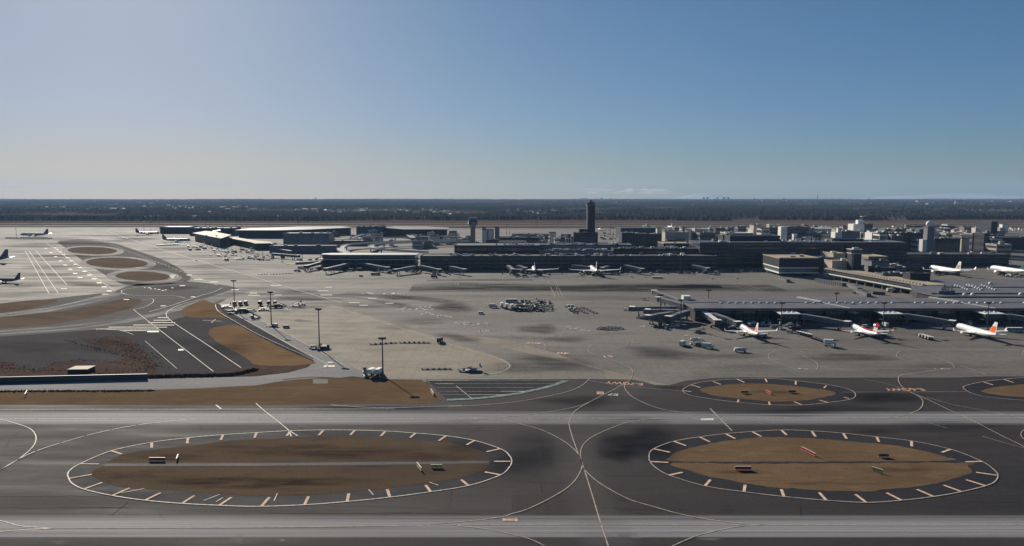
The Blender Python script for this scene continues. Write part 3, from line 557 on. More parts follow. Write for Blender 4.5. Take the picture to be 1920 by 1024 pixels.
# ================================================================= COUNTRYSIDE BEYOND
def vnoise(X, Y, sc, seed):
    r = np.random.default_rng(seed); T = r.random((256, 256)); x = X / sc + 1000; y = Y / sc + 1000
    xi = np.floor(x).astype(int); yi = np.floor(y).astype(int); fx = x - xi; fy = y - yi; fx = fx * fx * (3 - 2 * fx); fy = fy * fy * (3 - 2 * fy)
    g = lambda a, b: T[a % 256, b % 256]
    return (g(xi, yi) * (1 - fx) + g(xi + 1, yi) * fx) * (1 - fy) + (g(xi, yi + 1) * (1 - fx) + g(xi + 1, yi + 1) * fx) * fy
def forest_mask(X, Y):
    n = .55 * vnoise(X, Y * 1.0, 520, 1) + .3 * vnoise(X, Y, 210, 2) + .15 * vnoise(X, Y, 90, 3)
    return n
def woodland(name, Y0, Y1, ratio, ncol, hmax, thr, seed, mat, half=.78, label=None):
    rows = [Y0]
    while rows[-1] < Y1: rows.append(rows[-1] * ratio)
    rows = np.array(rows); cols = np.linspace(-half, half, ncol); Yg, Cg = np.meshgrid(rows, cols, indexing='ij')
    r = np.random.default_rng(seed)
    Xg = Cg * Yg * (1 + .0) + (r.random(Yg.shape) - .5) * Yg * 2 * half / ncol * .8; Yg = Yg * (1 + (r.random(Yg.shape) - .5) * (ratio - 1) * .8)
    m = forest_mask(Xg, Yg); edge0 = vnoise(Xg, Yg, 260, seed + 9)
    inside = np.clip((m - thr) * 14, 0, 1)
    inside = np.where(Yg < Y0 * 1.10, np.where(Yg > Y0 * (1.0 + .05 * edge0 + .05 * vnoise(Xg, Yg, 900, 61) * (Xg > -500)), 1, 0) * np.clip(inside + .0 + (vnoise(Xg, Yg, 300, 77) > .2), 0, 1), inside)
    H_ = inside * hmax * (.45 + .75 * r.random(Yg.shape) + .35 * (vnoise(Xg, Yg, 60, 5) - .5))
    Z = H_ - .4 * (inside < .05) + 8 * np.clip((Yg - 5000) / 12000, 0, 1) + np.clip((Yg - 3100) / 800, 0, 1) * (16 * np.clip(vnoise(Xg * .35, Yg, 420, 31) - .35, 0, 1) + 9 * vnoise(Xg, Yg, 1500, 33))
    v = np.stack([Xg.ravel(), Yg.ravel(), Z.ravel()], 1); ny, nx = Yg.shape
    i = np.arange(nx * ny).reshape(ny, nx); f = np.stack([i[:-1, :-1].ravel(), i[:-1, 1:].ravel(), i[1:, 1:].ravel(), i[1:, :-1].ravel()], 1)
    me = bpy.data.meshes.new(name); me.vertices.add(len(v)); me.vertices.foreach_set('co', v.ravel()); me.loops.add(f.size); me.loops.foreach_set('vertex_index', f.ravel())
    me.polygons.add(len(f)); me.polygons.foreach_set('loop_start', np.arange(0, f.size, 4)); me.update(calc_edges=True)
    wa_ = me.attributes.new('wooded', 'FLOAT', 'POINT'); wa_.data.foreach_set('value', inside.ravel().astype(np.float32))
    me.materials.append(M[mat]); o = bpy.data.objects.new(name, me); C.objects.link(o)
    return tag(o, label=label, cat='woodland', kind='stuff')
M['canopy'] = groundmat('canopy', (.016, .021, .026), (.028, .030, .031), (.010, .014, .018), 1, .01, .06, .12, .95, 0, 1.2, 0)
cnt = M['canopy'].node_tree; cpr = cnt.nodes['Principled BSDF']; lk = [l for l in cnt.links if l.to_socket == cpr.inputs['Base Color']][0]; srcs = lk.from_socket
fa = cnt.nodes.new('ShaderNodeAttribute'); fa.attribute_name = 'wooded'; fm = cnt.nodes.new('ShaderNodeMix'); fm.data_type = 'RGBA'; fm.inputs[6].default_value = (.085, .070, .052, 1)
cnt.links.new(fa.outputs['Fac'], fm.inputs[0]); cnt.links.new(srcs, fm.inputs[7]); cnt.links.new(fm.outputs[2], cpr.inputs['Base Color'])
woodland('woodland', 2830, 17500, 1.0048, 1300, 16, .40, 4, 'canopy', label='dark bluish woodland stretching from the far runway to the horizon')
fl = Lines(.25)
random.seed(11)
# low hills on the skyline and the snow mountain far away
def ridge(name, u0, u1, D, pts, mat, depth=1500):
    n = 60; mb = MB(); top = []
    for i in range(n + 1):
        t = i / n; k = t * (len(pts) - 1); a = int(min(k, len(pts) - 2)); h = pts[a] + (pts[a + 1] - pts[a]) * (k - a)
        v = 376 - h - random.uniform(-.25, .25) * (h > .4); x = XA(u0 + (u1 - u0) * t, D, 60); top.append((x, ZT(v, D)))
    for i in range(n):
        (xa, za), (xb, zb) = top[i], top[i + 1]
        mb.add([(xa, D - depth, -5), (xb, D - depth, -5), (xb, D, zb), (xa, D, za), (xa, D + depth, -5), (xb, D + depth, -5)], [(0, 1, 2, 3), (3, 2, 5, 4)])
    o = mb.build(name, mat, smooth=True); return tag(o, kind='structure')
ridge('hills', 1560, 2500, 19500, [0, 4, 8, 11, 13, 12, 9, 8, 10, 13, 15, 14, 12, 14, 12, 9, 4], 'hazy_snow_rock')
ridge('hills', 1150, 1500, 20300, [0, .5, 1.5, 1, 2, 4, 8, 13, 15, 11, 6, 3, 5, 3, 1.5, .5, 0], 'hazy_snow_rock')
ridge('hills', -300, 700, 19000, [1, 1, 1.5, 2, 1.5, 1.5, 2.5, 3, 2.5, 1.5, 1, 1, .5, 0], 'hazy_snow_rock')
# haze
hz = MB().box(-24000, 24000, -500, 23000, -6, 520).build('haze', 'white_paint'); hz.data.materials.clear()
hm = bpy.data.materials.new('haze'); hm.use_nodes = True; hn = hm.node_tree; hn.nodes.remove(hn.nodes['Principled BSDF'])
pv = hn.nodes.new('ShaderNodeVolumePrincipled'); pv.inputs['Color'].default_value = (.42, .66, 1, 1); pv.inputs['Density'].default_value = HAZE if 'HAZE' in globals() else 2.7e-5
pv.inputs['Anisotropy'].default_value = .1
hn.links.new(pv.outputs[0], hn.nodes['Material Output'].inputs['Volume']); hz.data.materials.append(hm)
tag(hz, label='thin bluish haze lying over the whole plain', cat='haze', kind='stuff')
# ================================================================= BUILDINGS
def block(name, label, cat, u0, u1, D, vtop, depth, wall='wall_grey', roof='roof_grey', bands=0, win='glass', side=True, base=0.0, z=None, parapet=.8, sideband=None, units=0, group=None):
    """a building squared to the airfield: front face at distance D, from reading u0 to u1, roof line at vtop"""
    zt = z if z is not None else ZT(vtop, D); name = name; x0 = XA(u0, D, zt * .6); x1 = XA(u1, D, zt * .6)
    e = empty(name, ((x0 + x1) / 2, D, base), 0, label, cat, group); hw = (x1 - x0) / 2; h = zt - base
    MB().box(-hw, hw, 0, depth, 0, h - .5).build('wall', wall, e)
    r = MB().box(-hw - .25, hw + .25, -.25, depth + .25, h - .5, h)
    if parapet: 
        for a in ((-hw - .25, hw + .25, -.25, .15), (-hw - .25, hw + .25, depth - .15, depth + .25), (-hw - .25, -hw + .15, .15, depth - .15), (hw - .15, hw + .25, .15, depth - .15)): r.box(*a, h, h + parapet)
    ro = r.build('roof', roof, e)
    if bands:
        st = (h - 1.5) / bands
        for k in range(bands):
            z0 = .9 + k * st; m = MB().box(-hw + .8, hw - .8, -.12, 0, z0 + st * .28, z0 + st * .78)
            if side:
                s_ = -1 if (x0 + x1) > 0 else 1
                xx = s_ * hw; m.box(min(xx, xx + s_ * .12), max(xx, xx + s_ * .12), .8, depth - .8, z0 + st * .28, z0 + st * .78)
            m.build('window_band', win, e)
    rr = random.Random(int(u0 * 7 + D))
    for k in range(units):
        ux = rr.uniform(-hw * .8, hw * .8); uy = rr.uniform(depth * .15, depth * .8); s1 = rr.uniform(1, 3.5); s2 = rr.uniform(1, 3); hh = rr.uniform(1, 2.8)
        MB().box(ux - s1, ux + s1, uy - s2, uy + s2, h, h + hh).build('rooftop_unit', rr.choice(['wall_pale', 'steel', 'wall_grey', 'roof_white']), e)
    return e, hw, h
# ---- front satellite terminal
zt = 10.5; x0 = XA(1303, 555, zt); x1 = 640
e = empty('satellite_terminal', (x0, 555, 0), 0, 'long low dark satellite terminal with grey ribbed roof behind the tail-painted airliners', 'terminal')
L = x1 - x0
MB().box(1, L, 3, 54, 0, zt - 1).build('wall', 'wall_dark', e)
r = MB().box(-1, L, -1, 24, zt - 1, zt).box(-1, L, 33, 58, zt - 1, zt - .1).box(-1, L, 24, 33, zt - 1, zt - .45)
ro = r.build('roof', 'roof_grey', e); 
MB().box(-1.1, L, -1.25, -1, zt - 1.9, zt + .25).build('roof_edge', 'roof_grey', e)
for zz, hh in ((5.6, 2.8), (1.2, 2.6)):
    MB().box(1.5, L - 1, 2.85, 3, zz, zz + hh).build('window_band', 'glass', e)
random.seed(5)
for k in range(60):
    cx = 28 + k * 6.2
    if cx > L - 5 or (k % 14) in (9, 10, 13): continue
    mb = MB(); n = 10
    for j in range(3):
        a0 = j / 3 * math.pi / 2; 
    rings = [[(cx + 1.5 * math.cos(a) * math.cos(2 * math.pi * i / n), 28.5 + 1.3 * math.cos(a) * math.sin(2 * math.pi * i / n), zt - .3 + 1.25 * math.sin(a)) for i in range(n)] for a in (0, .5, 1.0, 1.45)]
    mb.loft(rings).build('skylight_dome', 'wall_white', e, True)
for u in (1505, 1757): 
    rx = XA(u, 600, zt) - x0; MB().beam((rx, 56, zt + .15), (rx + 9, 30, zt + .15), 2.2, 1.1).beam((rx + 9, 30, zt + .05), (rx + 18, -1, zt + .05), .7, .5).build('roof_rib', 'roof_white', e)
MB().box(2, 8, 46, 54, zt - .1, zt + 3).build('rooftop_unit', 'wall_white', e)
for k in range(24): MB().box(14 + k * 17, 14.3 + k * 17, -.6, 3, 0, zt - 1).build('column', 'steel_dark', e)
for k in range(10): MB().box(20 + k * 40, 20.25 + k * 40, -.8, 57, zt, zt + .12).build('roof_seam', 'roof_dark', e)
# ---- wide flat roofed hall behind it on the right
D = 612; zz = 10.8; xa = XA(1735, 640, zz)
e = empty('departure_hall', (xa, 620, 0), 0, 'broad flat grey roofed hall joined behind the satellite terminal', 'terminal')
MB().prism([(0, 0), (360, 0), (360, 118), (38, 118), (-2, 30)], 0, zz - .4).build('wall', 'wall_dark', e)
MB().prism([(-1, -1), (361, -1), (361, 119), (37.5, 119), (-3, 30)], zz - .4, zz + .1).build('roof', 'roof_grey', e)
MB().box(2, 360, 14, 16, zz + .1, zz + .9).box(38, 360, 60, 60.6, zz + .1, zz + .8).build('parapet', 'roof_dark', e)
def dome(mb, cx, cy, cz, r, n=10, hs=1.0):
    rings = [[(cx + r * math.cos(a) * math.cos(2 * math.pi * i / n), cy + r * math.cos(a) * math.sin(2 * math.pi * i / n), cz + hs * r * math.sin(a)) for i in range(n)] for a in (0, .5, 1.0, 1.45)]
    return mb.loft(rings)
def vent(u, v, r=1.3):
    x, y = G(u, v, zz); dome(MB(), x - xa, y - 620, zz + .1, r, 10, 1.2).build('roof_vent', 'wall_white', e, True)
for k in range(6): vent(1792 + k * 4.6, 536 + k * 1.6)
for k in range(6): vent(1814 + k * 5, 536 + k * 1.7); 
for k in range(5): vent(1818 + k * 6, 535.5 + k * 1.9)
for k in range(6): vent(1842 + k * 4.8, 536.5 + k * 1.6)
for (u, v) in ((1809, 554), (1824, 554), (1914, 553.5), (1857, 533)): vent(u, v, 1.9)
for (u, v) in ((1766, 552), (1772, 551), (1778, 552), (1784, 551), (1770, 548)):
    x, y = G(u, v, zz); MB().tube((x - xa, y - 620, zz), (x - xa, y - 620, zz + random.uniform(4, 8)), .5, .5).box(x - xa - 3, x - xa + 3, y - 620, y - 618, zz + .1, zz + 3).build('roof_duct', 'steel', e)
# ---- diagonal pier with a saw-tooth roof edge, on columns
p0 = G(1545, 522); p1 = G(1727, 557.5); A = Vector((*p0, 0)); Bv = Vector((*p1, 0)); dv = (Bv - A); Lp = dv.length; ang = math.atan2(dv.y, dv.x)
e = empty('pier', (p0[0], p0[1], 0), ang, 'slanting pier on columns with a comb-edged roof and a white stripe', 'terminal')
zt = 11.5; dep = 26
MB().box(0, Lp, .5, dep, 4.4, zt - .6).build('wall', 'wall_dark', e)
MB().box(-.5, Lp + .5, -.6, dep + .5, zt - .6, zt).build('roof', 'roof_tan', e)
MB().box(0, Lp, .2, .5, 5.4, 6.6).build('fascia_stripe', 'wall_white', e)
MB().box(0, Lp, .3, .5, 7.2, 10.2).build('window_band', 'glass', e)
for k in range(34):
    x = 2 + k * (Lp - 4) / 33; MB().box(x - .7, x + .7, 1.5, 4.5, zt, zt + 1.1).build('roof_fin', 'wall_pale', e)
for k in range(12):
    x = 3 + k * (Lp - 6) / 11; MB().tube((x, 2, 0), (x, 2, 4.4), .5).tube((x, 14, 0), (x, 14, 4.4), .5).build('column', 'wall_pale', e)
# ---- square block with white bands at the head of the pier
e, hw, h = block('terminal_block', 'dark block with two white bands on legs at the far end of the slanting pier', 'terminal', 1461, 1535, 880, 484.5, 58, 'wall_dark', 'roof_tan', 0, base=2.5, units=3)
for z0, z1 in ((.6, 2.4), (6.6, 8.0)):
    MB().box(-hw - .3, hw + .3, -.3, 0, z0, z1).box(-hw - .3, -hw, 0, 58, z0, z1).build('white_band', 'wall_white', e)
MB().box(-hw - .2, hw, -.2, 0, 2.6, 6.4).box(-hw - .2, -hw, 0, 58, 2.6, 6.4).build('window_band', 'glass_green', e)
for k in range(6): MB().box(-hw + 2 + k * (2 * hw - 4) / 5 - .5, -hw + 2 + k * (2 * hw - 4) / 5 + .5, 1, 2, -2.5, 0).build('column', 'steel_dark', e)
# low walkway sheds below it
for i, (ua, va, ub, vb) in enumerate(((1463, 524, 1478, 530), (1530, 528, 1582, 537), (1582, 534, 1612, 546), (1605, 549, 1629, 557))):
    a = G(ua, va); b = G(ub, vb); lab = ['low ribbed walkway below the banded block', 'long low ribbed walkway running under the pier', 'pale ribbed walkway descending beside the pier', 'short pale ribbed shed nearest the satellite roof'][i]
    d = Vector((b[0] - a[0], b[1] - a[1])); w_ = empty('walkway', (a[0], a[1], 0), math.atan2(d.y, d.x), lab, 'walkway')
    MB().box(0, d.length, -2, 2, .3, 3.2).build('wall', 'steel', w_); MB().box(-.2, d.length + .2, -2.3, 2.3, 3.2, 3.5).build('roof', 'roof_grey', w_)
    for k in range(int(d.length / 3)): MB().box(k * 3 + .5, k * 3 + .9, -2.25, -2, .3, 3.2).build('rib', 'wall_pale', w_)
# ---- main terminal strips (far side of the apron)
def multi(name, label, u0, u1, D, vtop, depth, wall, roof, bands, ledges, units=0, z=None):
    e, hw, h = block(name, label, 'terminal', u0, u1, D, vtop, depth, wall, roof, bands, units=units, z=z)
    pl = [(-hw + 3, h - .9), (-hw + 3, h - 1.3)]; k = -hw + 4
    while k < hw - 4: pl += [(k, h - 1.3), (k, .5), (k + .5, .5), (k + .5, h - 1.3)]; k += 8.5
    pl += [(hw - 3, h - 1.3), (hw - 3, h - .9)]; n_ = len(pl)
    MB().add([(a, -.35, b) for a, b in pl] + [(a, -.13, b) for a, b in pl], [tuple(range(n_)), tuple(range(2 * n_ - 1, n_ - 1, -1))] + [(i, n_ + i, n_ + (i + 1) % n_, (i + 1) % n_) for i in range(n_)]).build('facade_frame', 'wall_mid', e)
    for z0, out, th in ledges: MB().box(-hw, hw, -out, 0, z0, z0 + th).build('ledge', 'wall_grey', e)
    return e, hw, h
multi('main_terminal', 'long dark main terminal front behind the two white wide airliners', 788, 1345, 952, 481, 36, 'wall_navy_shade', 'roof_dark', 3, ((4.2, 3, .5), (9, 2, .4)), 60)
multi('main_terminal', 'tall navy terminal front right of centre with striped floors and lettered roof', 1312, 1700, 990, 455.5, 60, 'wall_navy_shade', 'roof_blue', 7, ((6, 9, .6), (13, 5, .6), (20, 3, .6)), 34)
multi('main_terminal', 'dark right-hand terminal wing behind the parked white wide airliners', 1700, 1892, 1010, 478, 50, 'wall_navy_shade', 'roof_dark', 5, ((5, 6, .6), (11, 3, .6)), 6)
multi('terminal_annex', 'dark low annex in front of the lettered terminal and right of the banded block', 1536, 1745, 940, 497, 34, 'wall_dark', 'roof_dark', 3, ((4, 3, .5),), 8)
block('terminal_deck', 'greenish flat roofed upper deck carrying parked cars', 'terminal', 852, 1012, 1010, 461, 56, 'wall_dark', 'roof_grey', 3, units=2)
block('terminal_deck', 'long grey upper concourse right of the rooftop car park', 'terminal', 1012, 1185, 1030, 460, 46, 'wall_grey', 'roof_blue', 2, 'glass_blue', units=20)
block('terminal_deck', 'low grey upper concourse stepped in front of the long one', 'terminal', 1012, 1150, 992, 471, 20, 'wall_grey', 'roof_grey', 1, 'glass_blue', units=26)
block('terminal_deck', 'dark stepped terminal roof left of the tan gabled block', 'terminal', 1150, 1310, 1000, 467, 30, 'wall_dark', 'roof_dark', 2, units=26)
# roof lettering frame and blue clerestory of the tall terminal
zr = ZT(455.5, 990); xf = XA(1475, 992, zr); xg = XA(1562, 992, zr)
e = empty('roof_sign', (xf, 996, zr), 0, 'open lattice roof sign seen from behind on the navy terminal', 'sign')
MB().box(0, xg - xf, 0, .3, 6.6, 6.9).box(0, xg - xf, 0, .3, 1, 1.3).build('sign_rail', 'steel', e)
random.seed(21); x = 1.0
while x < xg - xf - 2:
    if random.random() < .1: x += 3; continue
    mb = MB(); k = random.choice((0, 1, 2, 3)); wd = 2.2
    mb.box(x, x + .35, -.3, 0, 1.3, 6.6)
    if k in (0, 1): mb.box(x + wd - .35, x + wd, -.3, 0, 1.3, 6.6)
    if k in (1, 2): mb.box(x + .35, x + wd - .35, -.3, 0, 6.1, 6.6)
    if k in (2, 3): mb.box(x + .35, x + wd - .35, -.3, 0, 1.3, 1.7)
    if k == 0: mb.beam((x + .3, -.15, 5.8), (x + wd - .3, -.15, 1.6), .3, .5)
    mb.build('letter', 'wall_pale', e)
    x += 3.2
block('clerestory', 'long pale roofed clerestory above the navy terminal left of the roof sign', 'roof structure', 1368, 1462, 1012, 443, 26, 'wall_navy_shade', 'roof_blue', 0, base=zr - 1)
block('clerestory', 'blue clerestory above the navy terminal right of the roof sign', 'roof structure', 1560, 1618, 1012, 449, 22, 'wall_navy_shade', 'roof_blue', 0, base=zr - 1)
MBl = MB().box(0, XA(1690, 988, zr) - XA(1562, 988, zr), -3, 0, 0, .8)
o = MBl.build('roof_ledge', 'wall_pale'); o.location = (XA(1562, 988, zr), 989, zr + .9); tag(o, 'thin pale ledge along the roof edge right of the lattice sign', 'ledge')
o = MB().box(0, XA(1462, 988, zr) - XA(1368, 988, zr), -3, 0, 0, .8).build('roof_ledge', 'wall_pale'); o.location = (XA(1368, 988, zr), 989, zr + .9); tag(o, 'thin pale ledge along the roof edge left of the lattice sign', 'ledge')
# ---- left concourse with two white roof lines
def curvedwing(label, u0, u1, uc, D, vt, depth, zlow):
    zt = ZT(vt, D); x0, xc, x1 = XA(u0, D + 18, zt), XA(uc, D, zt), XA(u1, D, zt)
    e = empty('concourse_wing', (xc, D, 0), 0, label, 'terminal'); P = lambda o, zf=0: [(x0 - xc - o, 16), (x0 - xc - o * .6 + 4, 7 - o), (0 - 2, -o), (x1 - xc + o, -o), (x1 - xc + o, depth), (x0 - xc + 10, depth)]
    MB().prism(P(0), 0, zt - 1).build('wall', 'wall_navy_shade', e)
    MB().prism(P(2.2), zt - 1, zt).build('roof', 'roof_white', e)
    MB().prism(P(.12), zt - 4.6, zt - 1.6).build('window_band', 'glass', e)
    MB().prism(P(4.5), zlow, zlow + .9).build('canopy', 'roof_white', e)
    MB().prism(P(1.5), 4.4, 5.2).build('canopy', 'wall_grey', e)
    for k in range(14): MB().box(k * (x1 - xc) / 13, k * (x1 - xc) / 13 + .4, -4.2, -3.8, 0, zlow).build('column', 'steel', e)
    return e
curvedwing('concourse wing with two white roof lines left of the main terminal', 604, 778, 632, 978, 477.5, 30, 11.2)
# ---- second terminal: glass block, wide roofs, satellite
block('glass_building', 'blue glass block behind the far left apron', 'building', 531, 617, 1330, 438, 40, 'glass_blue', 'roof_blue', 0, units=4)
block('terminal_wall', 'long low grey building below the blue glass block', 'terminal', 505, 630, 1235, 461.5, 30, 'wall_grey', 'roof_dark', 1, 'glass_blue', units=3)
def wingroof(label, pts, zs, mat, soff=3.5, wmat='wall_navy_shade', inset=6, D=None):
    P = [G(u, v, z) for (u, v), z in zip(pts, zs)]; cx = sum(p[0] for p in P) / len(P); cy = sum(p[1] for p in P) / len(P); Q = [(a - cx, b - cy) for a, b in P]
    e = empty('hall', (cx, cy, 0), 0, label, 'terminal'); k = 1 - inset / 100
    mb = MB(); n = len(Q)
    mb.add([(x, y, z - 1.2) for (x, y), z in zip(Q, zs)] + [(x, y, z) for (x, y), z in zip(Q, zs)], [tuple(range(n - 1, -1, -1)), tuple(range(n, 2 * n))] + [(i, (i + 1) % n, n + (i + 1) % n, n + i) for i in range(n)])
    mb.build('roof', mat, e)
    MB().prism([(x * k, y * k) for x, y in Q], 0, 0, [z - 1.3 for z in zs]).build('wall', wmat, e)
    return e
wingroof('wide pale grey aerofoil roof of the second terminal, left half', [(440, 431.5), (520, 431.8), (575, 430.5), (664, 426.5), (640, 424.2), (560, 425), (470, 428)], [18] * 7, 'roof_grey')
wingroof('flat grey roof of the second terminal, right half', [(716, 426.5), (755, 430), (842, 430), (842, 426.5), (800, 424.6), (740, 424.5)], [20] * 6, 'roof_grey')
wingroof('peach sloping roof of the second terminal satellite', [(361, 437), (414, 447), (434, 440.5), (400, 434), (385, 433)], [16, 18, 18, 16, 16], 'roof_tan', inset=12)
wingroof('long white roof arm running right from the peach satellite roof', [(427, 446), (470, 454), (478, 456.5), (508, 456), (508, 453.5), (484, 451.5), (440, 444.5)], [12] * 7, 'roof_tan')
wingroof('thin white roof tip behind the peach satellite roof', [(400, 434.5), (414, 432), (412, 430.5), (398, 433)], [15] * 4, 'roof_white')
block('satellite_end', 'grey glass end pavilion of the white roof arm', 'terminal', 487, 509, 1345, 457.5, 30, 'glass_green', 'roof_white', 0)
block('hangar', 'long dark hangar beyond the far left apron', 'hangar', 300, 352, 1890, 426, 60, 'wall_navy_shade', 'roof_grey')
block('hangar', 'low dark building behind the peach satellite roof', 'building', 355, 438, 1800, 428, 50, 'wall_navy_shade', 'roof_dark', units=8)
block('hangar', 'blue-grey low shed between the two wide terminal roofs', 'building', 668, 716, 1750, 425, 50, 'roof_blue', 'roof_blue', units=6)
block('car_park_building', 'dark multi-storey car park between the second terminal and the ramp', 'car park', 620, 700, 1420, 452, 40, 'wall_navy_shade', 'roof_dark', 3, units=2)
block('car_park_building', 'dark car park deck behind the curving road', 'car park', 790, 880, 1500, 452, 40, 'wall_navy_shade', 'roof_dark', 2, units=4)
# ---- curving elevated roads
def ramp(label, pts, z, wd):
    P = smooth_pts([G(u, v, z) for u, v in pts], False, 5); c = P[len(P) // 2]; e = empty('elevated_road', (c[0], c[1], 0), 0, label, 'road')
    def strip_(off, wd_, z0, z1, nm, mat):
        rings = []
        for i, p in enumerate(P):
            a = Vector(P[max(i - 1, 0)]); b = Vector(P[min(i + 1, len(P) - 1)]); t = (b - a).normalized(); n = Vector((-t.y, t.x)); q = Vector(p) - Vector(c) + n * off
            rings.append([(q.x - n.x * wd_ / 2, q.y - n.y * wd_ / 2, z0), (q.x + n.x * wd_ / 2, q.y + n.y * wd_ / 2, z0), (q.x + n.x * wd_ / 2, q.y + n.y * wd_ / 2, z1), (q.x - n.x * wd_ / 2, q.y - n.y * wd_ / 2, z1)])
        MB().loft(rings).build(nm, mat, e)
    strip_(0, wd, z - 1.2, z, 'deck', 'roof_grey'); strip_(wd / 2 + .2, .4, z - 1.2, z + 1.3, 'parapet', 'wall_pale'); strip_(-wd / 2 - .2, .4, z - 1.2, z + 1.3, 'parapet', 'wall_pale')
    for i in range(2, len(P), 6): MB().tube((P[i][0] - c[0], P[i][1] - c[1], 0), (P[i][0] - c[0], P[i][1] - c[1], z - 1.2), 1.1).build('column', 'wall_grey', e)
ramp('elevated road bending in a tight hook in front of the blue glass block', [(650, 474), (640, 469), (640, 464), (655, 458.5), (700, 455), (780, 452), (860, 449)], 9, 11)
ramp('inner elevated road loop left of the greenish deck', [(800, 473), (740, 469.5), (704, 466), (696, 461), (720, 457), (800, 454), (880, 452)], 9, 9)
ramp('curved white-edged road in front of the second terminal right roof', [(660, 446), (690, 438), (730, 436), (760, 438.5), (775, 446)], 8, 8)
ramp('straight yellowish covered ramp descending to the right', [(772, 440.5), (790, 443), (818, 447)], 9, 7)
ramp('long pale road edge behind the left concourse', [(610, 452), (700, 447), (770, 445), (860, 441)], 6, 7)
# ---- towers
def ctower(name, label, u, D, vtop, vsh, vbase, wsh, wcab, wall='wall_grey', flare=True):
    x = XA(u, D, 30); e = empty(name, (x, D, 0), 0, label, 'control tower'); zt = ZT(vtop, D); zs = ZT(vsh, D)
    s = (D * cp + 30) / FPX; a = wsh * s / 2; c = wcab * s / 2
    MB().box(-a, a, 0, 2 * a, 0, zs).build('shaft', wall, e)
    return e, a, c, zs, zt
# main control tower
D = 1436; e, a, c, zs, zt = ctower('control_tower', 'tallest slim dark control tower rising to the horizon from a stepped block', 1108, 1436, 373, 386, 434, 14.5, 13, 'wall_dark')
MB().box(-a + 0, -a + 1.6, -.15, 0, 22, zs).build('pale_rib', 'wall_pale', e)
MB().box(-a - 1.2, a + 1.2, -1.2, 2 * a + 1.2, zs, zs + 1.6).build('gallery', 'wall_grey', e)
MB().loft([[(-k, a - k, z_), (k, a - k, z_), (k, a + k, z_), (-k, a + k, z_)] for k, z_ in ((a * .86, zs + 1.6), (a * 1.04, zs + 6.2))]).build('cab', 'glass', e)
MB().box(-a * 1.1, a * 1.1, a - a * 1.1, a + a * 1.1, zs + 6.2, zs + 7).box(-a * .5, a * .5, a * .5, a * 1.5, zs + 7, zs + 9.4).build('cab_roof', 'wall_grey', e)
MB().tube((0, a, zs + 9.4), (0, a, zs + 12), 2.0, 1.5).tube((0, a, zs + 12), (0, a, zs + 16), .15).build('antenna', 'steel', e)
_, hw, h = block('office_block', 'dark stepped block with two rows of lit windows at the foot of the tallest tower', 'building', 1076, 1121, 1405, 437, 26, 'wall_navy_shade', 'roof_dark', 0, units=3)
for z0 in (h * .45, h * .62, h * .3):
    m = MB(); n = 13
    for i in range(n): m.box(-hw + 12 + i * (2 * hw - 15) / n, -hw + 13.3 + i * (2 * hw - 15) / n, -.12, 0, z0, z0 + 1.2)
    m.build('window', 'wall_grey', _)
block('office_block', 'narrow dark step on the left of the tower block', 'building', 1070, 1077, 1410, 446, 20, 'wall_pale', 'roof_dark', 4)
block('office_block', 'dark penthouse block around the foot of the tallest tower shaft', 'building', 1086, 1116, 1434, 431, 20, 'wall_navy_shade', 'roof_dark')
# pale second tower with flared cab
D = 1465; e, a, c, zs, zt = ctower('control_tower', 'pale grey tower with a dark flared cab left of centre', 886.5, D, 403.5, 422, 455, 8.5, 19, 'wall_grey')
MB().loft([[(k * math.cos(2 * math.pi * i / 12), a + k * math.sin(2 * math.pi * i / 12), z_) for i in range(12)] for k, z_ in ((a * 1.0, zs - 3), (c * .86, zs), (c * .86, zs + 2.5))]).build('cab_base', 'wall_grey', e)
MB().loft([[(k * math.cos(2 * math.pi * i / 12), a + k * math.sin(2 * math.pi * i / 12), z_) for i in range(12)] for k, z_ in ((c * .96, zs + 2.5), (c * .98, zs + 6), (c * .72, zs + 13))]).build('cab', 'glass', e)
MB().loft([[(k * math.cos(2 * math.pi * i / 12), a + k * math.sin(2 * math.pi * i / 12), z_) for i in range(12)] for k, z_ in ((c * .82, zs + 13), (c * .82, zs + 14.2))]).build('cab_roof', 'wall_grey', e)
for s_ in (-1, 1): MB().beam((s_ * c * .98, a, zs + 4), (s_ * c * .74, a, zs + 13), .7, .8).build('strut', 'wall_pale', e)
MB().tube((-3, a, zs + 14.2), (-3, a, zs + 19), .2).tube((1, a, zs + 14.2), (1, a, zs + 17), .8).build('antenna', 'steel', e)
# short apron tower beside the pier
D = 838; e, a, c, zs, zt = ctower('ramp_tower', 'short dark square tower with pale ledges beside the slanting pier', 1606.5, D, 466, 476, 506, 18, 21, 'wall_dark')
MB().box(-a, -a + .12 + 2.6, -.12, 0, 2, zs).build('pale_rib', 'wall_grey', e)
MB().box(-a - .8, a + .8, -.8, 2 * a + .8, zs, zs + .7).build('gallery', 'wall_pale', e)
MB().box(-a - .1, a + .1, -.1, 2 * a + .1, zs + .7, zs + 4.6).build('cab', 'glass', e)
MB().box(-a - 1, a + 1, -1, 2 * a + 1, zs + 4.6, zs + 5.2).build('cab_roof', 'wall_pale', e)
MB().box(-3, 3, 2, 6, zs + 5.2, zs + 7).build('rooftop_unit', 'wall_pale', e)
